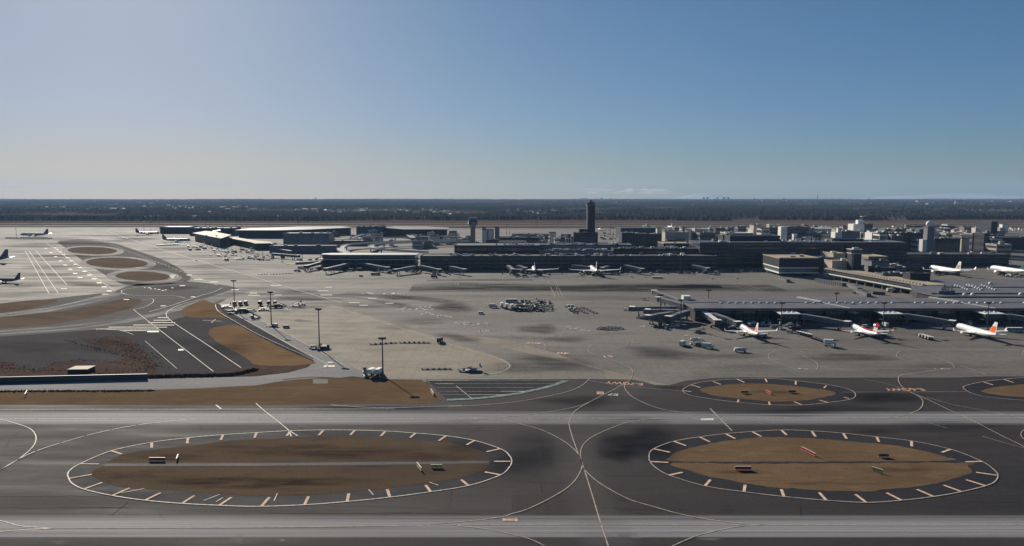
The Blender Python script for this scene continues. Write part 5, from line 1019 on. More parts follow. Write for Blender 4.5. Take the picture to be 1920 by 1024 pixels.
# ================================================================= JET BRIDGES
def bridge(label, p, q, wd=3.4, hh=3.0, pivot=True, stair=True, mat='steel', roof='wall_grey', grp=None):
    a = Vector(G(*p)); b = Vector(G(*q)); d = b - a; L = d.length; ang = math.atan2(d.y, d.x); za, zb = p[2], q[2]
    e = empty('jet_bridge', (a.x, a.y, 0), ang, label, 'jet bridge', grp)
    f = .5; zm = za + (zb - za) * f
    MB().beam((2, 0, za), (L * f + 2, 0, zm), wd + .5, hh + .3).build('tunnel', mat, e); MB().beam((L * f + 2.05, 0, zm + .1), (L - 3, 0, zb), wd, hh).build('tunnel', mat, e)
    MB().beam((2, 0, za + hh + .3), (L * f + 2, 0, zm + hh + .3), wd + .9, .25).beam((L * f + 2.05, 0, zm + hh + .12), (L - 3, 0, zb + hh), wd + .3, .25).build('tunnel_roof', roof, e)
    m = MB(); k = 3.0
    while k < L - 4:
        zz_ = za + (zb - za) * k / L; w_ = wd + (.9 if k < L * f + 2 else .35); m.box(k, k + .25, -w_ / 2, w_ / 2, zz_ - .1, zz_ + hh + .1); k += 2.1
    m.build('ribs', 'wall_grey', e)
    if pivot: MB().tube((0, 0, za - .4), (0, 0, za + hh + .6), 2.5, 2.5, 12).build('rotunda', mat, e); MB().tube((0, 0, 0), (0, 0, za - .4), .8).build('support_leg', 'steel', e)
    cab = MB().box(L - 3.2, L + .6, -2.5, 2.5, zb - .1, zb + hh + .3).build('cab', mat, e); MB().box(L + .6, L + 1.5, -2.1, 2.1, zb, zb + hh).build('canopy_bellows', 'steel_dark', cab)
    MB().box(L - 3.6, L + .9, -2.8, 2.8, zb + hh + .3, zb + hh + .5).build('cab_roof', 'wall_white', cab)
    zs = za + (zb - za) * .8
    for s_ in (-1, 1): MB().tube((L * .8, s_ * 1.7, .7), (L * .8, s_ * 1.7, zs), .3).build('support_leg', 'steel', e); MB().tube((L * .8 - .3, s_ * 1.9 - .3, .6), (L * .8 + .3, s_ * 1.9 + .3, .6), .6, n=10).build('wheel', 'tyre', e)
    if stair: MB().beam((L - 3, -3.2, zb), (L - 9, -3.2, .3), 1.1, .3).box(L - 3.2, L - 1.5, -4, -2.5, zb, zb + .2).build('stair', 'wall_pale', e)
    return e
def gatebox(label, u, v0, z0, h):
    x, y = G(u, v0, z0); e = empty('gate_building', (x, y, 0), 0, label, 'gate building')
    MB().box(0, 13, 0, 16, 0, z0 - .6).build('wall', 'wall_dark', e); MB().box(-1, 14, -1, 16, z0 - .6, z0).build('roof', 'wall_white', e)
    MB().box(.5, 12.5, -.12, 0, z0 - 4, z0 - 1.4).build('window_band', 'glass', e)
    for k in range(3): dome(MB(), 3 + k * 3.6, 6, z0, 1.1, 10, .9).build('skylight_dome', 'wall_white', e, True)
    MB().box(-2.2, -.1, 1, 3, 3.6, 4.4).build('ledge', 'wall_pale', e)
gatebox('fixed gate building with three white domes left of the red-tailed jet bridge', 1466, 588, 8.6, 3); gatebox('fixed gate building with three white domes left of the orange-tailed jet bridge', 1658, 588, 8.6, 3); gatebox('fixed gate building with three white domes at the right edge', 1849, 588, 8.6, 3)
bridge('grey jet bridge reaching the red-tailed airliner', (1507, 598, 4.6), (1592, 611.5, 3.2)); bridge('grey jet bridge reaching the orange-tailed airliner', (1701, 597.5, 4.6), (1789, 610, 3.4)); bridge('grey jet bridge leaving the frame at the right edge', (1893, 598, 4.6), (1978, 611, 3.4))
bridge('sunlit short jet bridge stub beside the satellite end wall', (1313, 588, 5), (1346, 609, 3.4), roof='wall_white'); bridge('jet bridge reaching the pink-tailed airliner', (1338, 596, 4.6), (1385, 612, 3.2))
for i, (p, q) in enumerate((((1292, 577, 6.4), (1226, 551, 5)), ((1285, 579, 5), (1234, 564, 4.4)), ((1262, 583, 5), (1182, 583, 4.2)), ((1270, 590, 4.6), (1211, 588, 4)), ((1258, 594, 4.6), (1212, 600, 3.8)), ((1288, 591, 4.6), (1252, 602, 3.6)))):
    bridge(['topmost long grey walkway bridge at the satellite tip', 'upper jet bridge with dark advert panel at the satellite tip', 'leftmost tan-ended jet bridge at the satellite tip', 'jet bridge with a dark panel below the leftmost one', 'lowest left jet bridge at the satellite tip', 'short downward jet bridge nearest the satellite end wall'][i], p, q, 3.6, 3.2)
for i, (p, q) in enumerate((((622, 493, 5), (556, 496, 4)), ((604, 495, 5), (573, 503, 4)), ((672, 494, 5), (610, 508, 4)), ((668, 496, 5), (728, 506, 4)), ((545, 474, 5), (524, 471, 4)), ((512, 479, 4), (560, 482.5, 4)), ((776, 504, 5), (740, 510, 4)), ((790, 503, 5), (825, 510, 4)))):
    bridge(['longest jet bridge left of the left concourse', 'lower jet bridge left of the left concourse', 'jet bridge descending left below the white roof lines', 'jet bridge descending right below the white roof lines', 'short jet bridge by the grey glass pavilion', 'long ribbed walkway lying left of the left concourse', 'jet bridge at the right end of the left concourse', 'small jet bridge just past the left concourse end'][i], p, q)
for i, (p, q) in enumerate((((846, 505, 5), (872, 510, 4)), ((1074, 502, 5), (1108, 505, 4)), ((1172, 502, 5), (1205, 509, 4)), ((1299, 502, 5), (1328, 508, 4)), ((972, 503, 5), (985, 507, 4)), ((953, 503, 5), (962, 510, 4)), ((1140, 504, 5), (1128, 507, 4)))):
    bridge(['jet bridge alone in front of the left part of the main terminal', 'jet bridge serving the right wide airliner', 'idle jet bridge right of the right wide airliner', 'idle jet bridge near the tall navy terminal', 'jet bridge serving the left wide airliner', 'idle jet bridge left of the left wide airliner', 'second short bridge beside the right wide airliner'][i], p, q, 4, 3.2)
# ================================================================= GROUND VEHICLES
def wheels(e, xs, hw, r=.42):
    for x in xs:
        for s_ in (-1, 1): MB().tube((x, s_ * hw - .14, r), (x, s_ * hw + .14, r), r, n=10).build('wheel', 'tyre', e)
PROTO = {}
def proto(k):
    if k in PROTO: return PROTO[k], False
    e = empty({'dolly': 'baggage_dolly', 'cart': 'baggage_cart', 'tug': 'baggage_tractor', 'truck': 'box_truck', 'hitruck': 'catering_truck', 'van': 'van', 'car': 'parked_car', 'stairs': 'passenger_stairs', 'loader': 'container_loader', 'belt': 'belt_loader', 'bus': 'apron_bus', 'unit': 'cargo_container', 'tank': 'fuel_truck', 'pgenset': 'ground_power_unit'}[k], (0, 0, 0))
    if k == 'dolly':
        MB().box(-1.7, 1.7, -.85, .85, .5, .68).box(-1.7, -1.6, -.85, .85, .68, .95).box(1.6, 1.7, -.85, .85, .68, .95).build('bed', 'steel_dark', e); MB().box(1.7, 2.6, -.06, .06, .5, .58).build('towbar', 'steel_dark', e); wheels(e, (-1.2, 1.2), .7, .28)
    elif k == 'cart':
        MB().box(-1.5, 1.5, -.8, .8, .55, .7).build('bed', 'steel', e); MB().box(-1.5, 1.5, -.85, .85, 2.0, 2.12).build('canopy', 'wall_white', e)
        MB().box(-1.5, -1.4, -.8, .8, .7, 2).box(1.4, 1.5, -.8, .8, .7, 2).build('end_panel', 'wall_pale', e); MB().box(-1.2, 1.2, -.6, .6, .7, 1.4).build('luggage', 'steel_dark', e); wheels(e, (-1.05, 1.05), .65, .26)
    elif k == 'tug':
        MB().loft([[(-1.6, -.8, .35), (1.5, -.8, .35), (1.5, .8, .35), (-1.6, .8, .35)], [(-1.6, -.8, 1.0), (1.4, -.8, .95), (1.4, .8, .95), (-1.6, .8, 1.0)]]).build('body', 'wall_white', e)
        MB().box(-.9, .3, -.7, .7, 1.85, 1.98).box(-.9, -.8, -.7, -.6, 1, 1.85).box(.2, .3, .6, .7, 1, 1.85).box(-.9, -.8, .6, .7, 1, 1.85).box(.2, .3, -.7, -.6, 1, 1.85).build('roof', 'wall_white', e); MB().box(-.7, -.1, -.5, .5, 1, 1.4).build('seat', 'tyre', e); wheels(e, (-1.0, 1.0), .72, .38)
    elif k in ('truck', 'hitruck', 'tank'):
        MB().box(-3.6, 3.6, -.5, .5, .55, .85).build('chassis', 'steel_dark', e)
        MB().loft([[(2.0, -1.1, .6), (3.7, -1.1, .6), (3.7, 1.1, .6), (2.0, 1.1, .6)], [(2.0, -1.1, 1.6), (3.7, -1.1, 1.5), (3.7, 1.1, 1.5), (2.0, 1.1, 1.6)], [(2.0, -1, 2.5), (3.2, -1, 2.5), (3.2, 1, 2.5), (2.0, 1, 2.5)]]).build('cab', 'wall_white', e)
        MB().box(3.35, 3.5, -.9, .9, 1.6, 2.3).build('windscreen', 'glass', e)
        if k == 'tank': MB().loft([[(x, 1.15 * math.cos(a) * s, 1.9 + .85 * math.sin(a) * s) for a in [2 * math.pi * i / 14 for i in range(14)]] for x, s in ((-3.6, .8), (-3.4, 1), (1.6, 1), (1.8, .8))]).build('tank', 'wall_pale', e, True)
        else:
            z = 1.0 if k == 'truck' else 2.3; MB().box(-3.6, 1.8, -1.2, 1.2, z, z + 2.3).build('cargo_box', 'wall_pale' if k == 'truck' else 'wall_white', e)
            if k == 'hitruck': MB().beam((-2.8, 0, .9), (.8, 0, 2.1), 1.2, .15).beam((-2.8, 0, 2.1), (.8, 0, .9), 1.2, .15).box(1.8, 3.2, -1.1, 1.1, 2.6, 2.75).build('scissor_lift', 'steel_dark', e)
        wheels(e, (-2.4, 2.7), .95, .48)
    elif k in ('van', 'car', 'bus'):
        l, w_, h, hc = {'van': (2.3, .88, 2.0, 1.1), 'car': (2.1, .85, 1.45, .85), 'bus': (5.6, 1.4, 3.0, 1.2)}[k]; b = {'van': (-2.25, 1.55), 'car': (-1.5, .75), 'bus': (-5.5, 5.4)}[k]
        MB().loft([[(-l, -w_, .35), (l, -w_, .35), (l, w_, .35), (-l, w_, .35)], [(-l, -w_, hc), (l, -w_, hc * .92), (l, w_, hc * .92), (-l, w_, hc)]]).build('body', 'wall_white', e)
        MB().loft([[(b[0], -w_ * .97, hc), (b[1] + .4, -w_ * .97, hc * .97), (b[1] + .4, w_ * .97, hc * .97), (b[0], w_ * .97, hc)], [(b[0] + .2, -w_ * .85, h - .06), (b[1] - .2, -w_ * .85, h - .06), (b[1] - .2, w_ * .85, h - .06), (b[0] + .2, w_ * .85, h - .06)]]).build('windows', 'glass', e)
        MB().box(b[0] + .15, b[1] - .15, -w_ * .87, w_ * .87, h - .06, h).build('roof', 'wall_white', e); wheels(e, (-l * .62, l * .62), w_ * .9, .33 if k != 'bus' else .5)
    elif k == 'stairs':
        MB().box(-4, 2.6, -1.1, 1.1, .5, 1.1).build('chassis', 'wall_white', e); MB().box(2.2, 3.8, -1.05, 1.05, .5, 2.2).build('cab', 'wall_white', e); MB().box(3.7, 3.86, -.9, .9, 1.3, 2.0).build('windscreen', 'glass', e)
        MB().beam((-4.6, 0, .4), (2.8, 0, 3.9), 1.7, .4).box(2.8, 4.6, -.9, .9, 3.9, 4.2).build('stair_flight', 'steel', e)
        for s_ in (-1, 1): MB().beam((-4.6, s_ * .9, 1.4), (2.8, s_ * .9, 4.9), .1, .25).box(2.8, 4.6, s_ * .9 - .05, s_ * .9 + .05, 4.2, 5.2).build('handrail', 'wall_pale', e)
        MB().box(1.5, 2.2, -.4, .4, 1.1, 3.6).build('lift_strut', 'steel_dark', e); wheels(e, (-2.6, 2.4), .95, .45)
    elif k == 'loader':
        MB().box(-4.2, 4.2, -1.6, 1.6, .5, .9).build('chassis', 'steel', e); MB().box(-4.2, 2.2, -1.5, 1.5, 2.0, 2.25).build('platform', 'steel', e); MB().box(2.6, 4.4, -1.6, 1.6, 2.6, 2.85).build('bridge_platform', 'steel', e)
        MB().beam((-3, 0, .9), (1.5, 0, 1.9), 2.4, .15).beam((-3, 0, 1.9), (1.5, 0, .9), 2.4, .15).build('scissor_lift', 'steel_dark', e); MB().box(2.8, 3.8, 1.0, 1.8, 2.85, 4.4).build('cab', 'wall_pale', e); wheels(e, (-3, 3), 1.3, .4)
    elif k == 'belt':
        MB().box(-3, 2.2, -.8, .8, .45, .95).build('chassis', 'wall_white', e); MB().beam((-3.6, .2, .9), (4.2, .2, 2.6), .8, .25).build('conveyor', 'tyre', e); MB().box(-.6, .6, -.9, -.3, .95, 1.7).build('seat', 'steel_dark', e); wheels(e, (-2, 1.4), .75, .36)
    elif k == 'unit':
        MB().box(-1.2, 1.2, -1.1, 1.1, .55, .7).build('base', 'steel_dark', e); MB().loft([[(-.8, -1, .7), (1, -1, .7), (1, 1, .7), (-.8, 1, .7)], [(-1.1, -1, 1.2), (1, -1, 1.2), (1, 1, 1.2), (-1.1, 1, 1.2)], [(-1.1, -1, 2.3), (1, -1, 2.3), (1, 1, 2.3), (-1.1, 1, 2.3)]]).build('container_shell', 'wall_pale', e)
    elif k == 'pgenset':
        MB().box(-1.6, 1.6, -.9, .9, .5, 2.1).build('housing', 'wall_pale', e); MB().tube((-.8, 0, 2.1), (-.8, 0, 2.5), .15).build('exhaust', 'steel_dark', e); MB().box(-1.62, -1.6, -.6, .6, 1, 1.8).build('grille', 'steel_dark', e); wheels(e, (-1.1, 1.1), .75, .3)
    PROTO[k] = e; return e, True
CAT = {'dolly': 'baggage dolly', 'cart': 'baggage cart', 'tug': 'tractor', 'truck': 'truck', 'hitruck': 'truck', 'van': 'van', 'car': 'car', 'stairs': 'stairs truck', 'loader': 'loader', 'belt': 'belt loader', 'bus': 'bus', 'unit': 'container', 'tank': 'fuel truck', 'pgenset': 'power unit'}
DARK = {}
DL = []
def darken(e): DL.append(e)
def darken_now(e):
    for ch in e.children:
        nm = ch.name.split('.')[0]
        if nm in ('body', 'cab', 'cargo_box', 'roof', 'container_shell', 'housing', 'tank', 'canopy', 'platform', 'chassis', 'scissor_lift') and random.random() < .85:
            key = ch.data.name
            if key not in DARK: d = ch.data.copy(); d.materials[0] = M[random.choice(['steel_dark', 'wall_mid', 'wall_dark'])]; DARK[key] = d
            ch.data = DARK[key]
def put(k, u, v, deg, label, group=None, sc=1.0, z=0.0, mats=None):
    e, first = proto(k)
    if not first: e = copy_tree(e)
    x, y = G(u, v, z); e.location = (x, y, z); e.rotation_euler = (0, 0, R(deg)); e.scale = (sc, sc, sc); e['label'] = label; e['category'] = CAT[k]
    if group: e['group'] = group
    elif 'group' in e: del e['group']
    return e
RL = []
def recolour(e, part, mat): RL.append((e, part, mat))
def recolour_now(e, part, mat):
    for ch in e.children:
        if ch.name.split('.')[0] == part: ch.data = ch.data.copy(); ch.data.materials[0] = M[mat]
random.seed(41)
# single ones that can be told apart
S = [('truck', 440, 572, 100, 'leftmost of three box trucks beside the farthest tall mast'), ('truck', 451, 572, 100, 'middle of three box trucks beside the farthest tall mast'), ('truck', 461, 571, 100, 'rightmost of three box trucks beside the farthest tall mast'),
 ('loader', 425, 577, 20, 'flat loader left of the farthest tall mast'), ('tank', 436, 588, 10, 'dark tanker at the foot of the farthest tall mast'), ('truck', 457, 586, 5, 'low truck right of the farthest tall mast foot'), ('stairs', 479, 597, 165, 'large mobile stairs below the row of parked loaders'),
 ('hitruck', 488, 574, 95, 'tall truck in the middle of the equipment row'), ('loader', 494, 582, 15, 'container loader behind the large mobile stairs'), ('truck', 504, 571, 100, 'box truck left behind the second tall mast'), ('truck', 516, 571, 100, 'box truck right behind the second tall mast'), ('tank', 512, 578, 15, 'tanker close right of the second tall mast pole'), ('truck', 522, 577, 20, 'squat truck right of the second tall mast'),
 ('belt', 531, 574, 160, 'belt loader with long shadow right of the second tall mast'), ('stairs', 556, 575, 10, 'white stairs truck in the row right of the second mast'), ('pgenset', 569, 573, 0, 'white power unit at the right end of the equipment row'), ('belt', 476, 584, 30, 'belt loader left of the container loader'),
 ('van', 537, 615, 8, 'dark van alone right of the second tall mast foot'), ('truck', 825, 642, 80, 'lone dark truck on the pale apron right of the dolly rows'), ('loader', 889, 697, 5, 'green container loader near the rounded apron corner'), ('belt', 870, 697, 2, 'belt loader joined to the green container loader'),
 ('stairs', 685, 706, 110, 'white stairs truck left of the nearest tall mast'), ('hitruck', 698, 706, 75, 'left white box truck at the nearest tall mast'), ('hitruck', 711, 706, 75, 'right white box truck at the nearest tall mast'), ('van', 902, 589, 5, 'single small green-white car left of the centre vehicle park'),
 ('tug', 369, 489, 5, 'red-brown tractor alone on the far left apron'), ('van', 677, 519, 5, 'dark van below the left concourse'), ('bus', 704, 516, 8, 'orange-brown bus below the left concourse'), ('truck', 814, 521, 0, 'dark truck in front of the main terminal left end'), ('belt', 1210, 563, -10, 'dark belt loader alone left of the satellite tip'),
 ('tug', 1172, 582, 60, 'small tractor with chock boards left of the satellite bridges'), ('tug', 1185, 520, 30, 'white tractor right of the right wide airliner'), ('tug', 1335, 523, 10, 'white tractor in front of the tall navy terminal, left'), ('tug', 1382, 523, 20, 'white tractor in front of the tall navy terminal, right'),
 ('loader', 1311, 624, 15, 'loader just in front of the satellite end wall'), ('truck', 1280, 648, 60, 'small truck left of the parked vehicle group'), ('tank', 1304, 641, 20, 'tanker at the back of the vehicle group below the bridges'), ('tug', 1298, 646, 10, 'tractor in the middle of the vehicle group below the bridges'), ('loader', 1310, 648, 20, 'flat loader in the vehicle group below the bridges'), ('truck', 1327, 653, -25, 'truck with white cab at the right of the vehicle group'),
 ('tank', 1388, 660, 170, 'white-cabbed tanker alone in front of the pink-tailed jet'), ('van', 1481, 624, -20, 'white van at the head of the cart train'), ('hitruck', 1556, 650, -20, 'white truck at the tail of the cart train'), ('stairs', 1473, 618, 0, 'mobile stairs behind the white van'), ('loader', 1455, 615, 0, 'container loader right behind the pink-tailed jet wing'),
 ('tank', 1734, 632, -10, 'tank'), ('truck', 1659, 613, 90, 'tan truck standing at the mast right of the red-tailed jet'), ('van', 1645, 615, 5, 'white van right of the red tail fin'), ('van', 1622, 614, 5, 'white van left of the red tail fin'), ('bus', 1902, 622, -3, 'long brownish trailer right of the orange-tailed jet'),
 ('truck', 925, 577, -10, 'white box truck at the left end of the centre vehicle park'), ('bus', 959, 567, 5, 'white roofed bus at the back of the centre vehicle park'), ('hitruck', 941, 577, 95, 'leftmost of three white-topped tall trucks'), ('hitruck', 950, 579, 95, 'middle of three white-topped tall trucks'), ('hitruck', 960, 580, 95, 'rightmost of three white-topped tall trucks')]
for k, u, v, a, lab in S:
    if lab == 'tank': continue
    e = put(k, u, v, a, lab)
    if u < 600 and 'white' not in lab: darken(e)
    if 'dark' in lab or 'tractor alone' in lab:
        for pt in ('body', 'cargo_box', 'cab', 'roof'): recolour(e, pt, 'steel_dark')
    if 'green container' in lab: recolour(e, 'platform', 'glass_green')
    if 'orange-brown' in lab: recolour(e, 'body', 'roof_tan'); recolour(e, 'roof', 'roof_tan')
# rows
def rowof(k, u0, v0, u1, v1, n, deg, label, group, sc=1.0):
    for i in range(n):
        t = i / max(1, n - 1); put(k, u0 + (u1 - u0) * t, v0 + (v1 - v0) * t, deg + random.uniform(-4, 4), label, group, sc)
rowof('dolly', 699, 646, 738, 643.5, 5, 5, 'empty dark dolly in the left line on the pale apron', 'left dolly line on the pale apron', 1.15)
rowof('dolly', 754, 643.3, 799, 643.3, 6, 0, 'empty dark dolly in the right line on the pale apron', 'right dolly line on the pale apron', 1.15)
rowof('dolly', 796, 693, 840, 692.5, 5, 0, 'dark red dolly in the short line near the apron edge', 'dolly line near the apron edge')
for k, (u, v, a) in enumerate(((1124, 618, 8), (1132, 615.5, -25), (1138, 617, 20), (1145, 614.5, -15), (1152, 616.5, 15), (1159, 615, -20), (1164, 617.5, 5), (1137, 619, 5), (1151, 619, 0), (1128, 616.5, 30))): put('dolly', u, v, a, 'dark dolly in the zigzag stack on the open apron', 'zigzag dolly stack', 1.25)
for i in range(5): rowof('dolly', 1064 + 4 * i, 576 + 3 * i, 1092 + 6 * i, 577.5 + 2.6 * i, 3, -8, 'dark dolly in the group right of the centre vehicle park', 'dollies right of the centre vehicle park', 1.2)
for u, v in ((1066, 577), (1073, 577), (1068, 583), (1078, 583)): put('unit', u, v, 5, 'pale container in the dolly group right of the centre vehicle park', 'containers right of the centre vehicle park', 1.2)
kinds = ['truck', 'loader', 'unit', 'tug', 'cart', 'dolly', 'belt', 'unit', 'tank', 'pgenset']
for r_ in range(5):
    for c_ in range(10):
        u = 966 + 7.2 * c_ + r_ * 1.0 + random.uniform(-1.5, 1.5); v = 568 + 3.6 * r_ + random.uniform(-.6, .6)
        if r_ == 0 and c_ < 1: continue
        k = random.choice(kinds); put(k, u, v, random.choice((0, 90, 10, -80)) + random.uniform(-8, 8), 'dark %s parked in the crowded centre vehicle park' % CAT[k], '%ss in the centre vehicle park' % CAT[k], 1.0) if random.random() < .22 else darken(put(k, u, v, random.choice((0, 90, 10, -80)) + random.uniform(-8, 8), 'dark %s parked in the crowded centre vehicle park' % CAT[k], '%ss in the centre vehicle park' % CAT[k], 1.0))
rowof('cart', 1498, 627, 1519, 632.5, 5, -25, 'white covered cart in the train leaving the pink-tailed jet', 'covered carts in the train', 1.1); rowof('dolly', 1525, 635, 1549, 643, 7, -25, 'dark dolly in the train leaving the pink-tailed jet', 'dollies in the train', 1.2)
rowof('cart', 1728, 633, 1745, 638, 4, -18, 'baggage cart in the short train left of the orange-tailed jet', 'short cart train by the orange-tailed jet', 1.15)
rowof('cart', 1225, 522.5, 1240, 522.5, 4, 0, 'baggage cart in the train crossing the far apron', 'cart train on the far apron', 1.2)
rowof('dolly', 488, 515.2, 498, 514.5, 3, 5, 'dark dolly lying on the left far apron', 'dollies on the left far apron', 1.3); rowof('dolly', 510, 515, 545, 513, 7, 3, 'dark dolly in the long line on the left far apron', 'dolly line on the left far apron', 1.2)
rowof('cart', 296, 461.3, 334, 459.5, 12, 3, 'dark cart in the line below the second dark-tailed jet', 'cart line below the far jets', 1.3)
rowof('unit', 12, 447.5, 96, 448, 26, 0, 'dark container in the long fence-like row at far left', 'containers in the far left row', 1.5)
for (u, v) in ((232, 447), (238, 449), (263, 453), (252, 435.5), (225, 439.5)): put('tug', u, v, 20, 'small dark tractor on the bright far left apron', 'tractors on the far left apron', 1.2)
# busy equipment along the terminals
def scatter(u0, u1, v0, v1, n, where, ks=None):
    for _ in range(n):
        k = random.choice(ks or kinds + ['van', 'cart', 'truck']); u = random.uniform(u0, u1); v = random.uniform(v0, v1); put(k, u, v, random.choice((0, 90, 180, 20, -30)) + random.uniform(-10, 10), '%s standing %s' % (CAT[k], where), '%ss %s' % (CAT[k], where), random.uniform(.9, 1.2)) if random.random() < .25 else darken(put(k, u, v, random.choice((0, 90, 180, 20, -30)) + random.uniform(-10, 10), '%s standing %s' % (CAT[k], where), '%ss %s' % (CAT[k], where), random.uniform(.9, 1.2)))
scatter(352, 400, 456, 470, 22, 'below the peach satellite roof'); scatter(395, 490, 462, 482, 44, 'in front of the white roof arm'); scatter(420, 540, 480, 489, 24, 'near the grey glass pavilion'); scatter(470, 620, 478, 490, 16, 'behind the left concourse bridges')
scatter(545, 720, 504, 511, 24, 'under the left concourse bridges'); scatter(720, 790, 507, 513, 22, 'at the right end of the left concourse', ['unit', 'cart', 'tug', 'unit']); scatter(812, 845, 511, 516, 8, 'in front of the main terminal left end', ['dolly', 'tug', 'cart'])
scatter(960, 1045, 512, 520, 12, 'around the left wide airliner'); scatter(1080, 1165, 511, 519, 18, 'around the right wide airliner'); scatter(1175, 1345, 511, 515, 14, 'in the shade of the main terminal'); scatter(1340, 1440, 508, 513, 10, 'in the shade of the tall navy terminal')
scatter(1225, 1270, 608, 618, 10, 'under the satellite tip bridges', ['van', 'tug', 'truck', 'belt']); scatter(1400, 1455, 606, 612, 12, 'behind the pink-tailed jet', ['unit', 'truck', 'cart', 'tug']); scatter(1465, 1500, 610, 620, 9, 'by the mast right of the pink-tailed jet'); scatter(1600, 1660, 606, 614, 10, 'behind the red-tailed jet', ['van', 'tug', 'truck']); scatter(1800, 1850, 604, 612, 6, 'behind the orange-tailed jet', ['van', 'tug'])
scatter(1415, 1435, 630, 636, 5, 'under the pink tail', ['belt', 'cart', 'tug']); scatter(1642, 1660, 628, 634, 5, 'under the red tail', ['belt', 'cart', 'loader']); scatter(1740, 1800, 510, 517, 8, 'under the white airliner behind the pier'); scatter(1870, 1918, 511, 520, 7, 'under the green-tailed airliner')
scatter(1600, 1725, 533, 556, 12, 'beside the pier columns', ['van', 'truck', 'bus', 'unit']); scatter(1125, 1165, 425, 450, 30, 'on the sunlit far stand right of the tallest tower', ['truck', 'van', 'unit']); scatter(640, 720, 443, 455, 14, 'near the second terminal roads', ['car', 'bus', 'van'])
scatter(503, 517, 611, 614, 4, 'around the foot of the second tall mast', ['dolly', 'belt', 'pgenset']); scatter(584, 615, 652, 656.5, 10, 'around the foot of the third tall mast', ['dolly', 'pgenset', 'cart', 'belt']); scatter(434, 470, 582, 586, 7, 'around the foot of the farthest tall mast', ['dolly', 'belt', 'pgenset'])
for e_ in DL: darken_now(e_)
for r_ in RL: recolour_now(*r_)
zd = ZT(461, 1010)
for i in range(34):
    x = random.uniform(XA(942, 1025, zd), XA(1002, 1025, zd)); y = 1013 + random.choice((5, 12, 24, 31)); e, first = proto('car'); e = e if first else copy_tree(e); e.location = (x, y, zd + .1); e.rotation_euler = (0, 0, R(90)); e['label'] = 'pale car parked on the greenish rooftop deck'; e['category'] = 'car'; e['group'] = 'cars on the rooftop deck'; e.scale = (1.1,) * 3
for i in range(60):
    u = random.uniform(1785, 1865); v = random.uniform(463, 474); e = put('car', u, v, 90 * random.randint(0, 1), 'car parked in the open lot left of the brown office', 'cars in the lot by the brown office', 1.1)
for i in range(40):
    u = random.uniform(1880, 1918); v = random.uniform(428, 433); e = put('car', u, v, 0, 'pale car in the far lot at the right edge', 'cars in the far right lot', 1.6)
# ================================================================= SMALL AIRFIELD FURNITURE
def airsign(label, u0, v0, u1, v1, h, front, top='wall_pale', text=None, dark=None):
    a = Vector(G(u0, v0)); b = Vector(G(u1, v1)); d = b - a; e = empty('taxiway_sign', (a.x, a.y, .08), math.atan2(d.y, d.x), label, 'sign'); L = d.length
    MB().box(0, L, -.12, .12, .25, h).build('panel', front, e); MB().box(-.05, L + .05, -.2, .2, h, h + .12).build('top_cap', top, e); MB().box(-.02, L + .02, -.16, .16, .25, .38).build('bottom_rail', 'wall_pale', e)
    for k in range(3): x = L * (.1 + .4 * k); MB().box(x - .06, x + .06, -.06, .06, -.1, .25).build('leg', 'steel_dark', e)
    if text:
        cu = bpy.data.curves.new('t', 'FONT'); cu.body = text; cu.size = h * .62; cu.align_x = 'CENTER'; cu.align_y = 'CENTER'; cu.extrude = .01; ob = bpy.data.objects.new('t', cu); C.objects.link(ob); bpy.context.view_layer.update()
        me = bpy.data.meshes.new_from_object(ob); bpy.data.objects.remove(ob); me.materials.clear(); me.materials.append(M[dark or 'tyre']); o = bpy.data.objects.new('lettering', me); C.objects.link(o); o.parent = e; o.location = (L / 2, -.14, .25 + (h - .25) / 2); o.rotation_euler = (R(90), 0, 0)
    return e
airsign('wide dark red board with a white top edge on the left island', 280, 865, 309.5, 865, 1.25, 'red_paint'); airsign('short board turned edge-on near the wide dark red board', 331, 866, 334, 858, 1.1, 'wall_pale')
airsign('narrow board seen edge-on near the right tip of the left island', 782, 874, 790, 885, 1.3, 'yellow_paint'); airsign('yellow board with dark letters near the right tip of the left island', 808, 878, 829, 878, 1.2, 'yellow_paint', text='E7')
airsign('slanting red board with a white end on the right island', 1503, 844, 1529, 857, 1.2, 'red_paint', 'wall_pale'); airsign('dark board with a long shadow on the right island', 1647, 858, 1666, 858, 1.2, 'glass_green', 'steel_dark'); airsign('yellow board with dark lettering on the right island below the dark path', 1635, 883, 1655, 889, 1.4, 'yellow_paint', 'wall_pale', 'E6 GWY'); airsign('dark red board with a white top edge on the right island', 1378, 882, 1408, 882, 1.3, 'red_paint')
airsign('dark board left in the small upper island', 1389, 738, 1403, 738, 1.3, 'red_paint', 'roof_tan'); airsign('dark board right in the small upper island', 1478, 737, 1492, 737, 1.3, 'steel_dark', 'roof_tan'); airsign('slanting red board in the small upper island', 1436, 736, 1446, 741, 1.2, 'red_paint', 'orange_paint', None)
airsign('small white board at the right tip of the golden verge', 808, 735, 813, 743, 1.5, 'orange_paint'); airsign('small white board on the brown verge at far left', 47, 745, 51, 738, 1.5, 'wall_white')
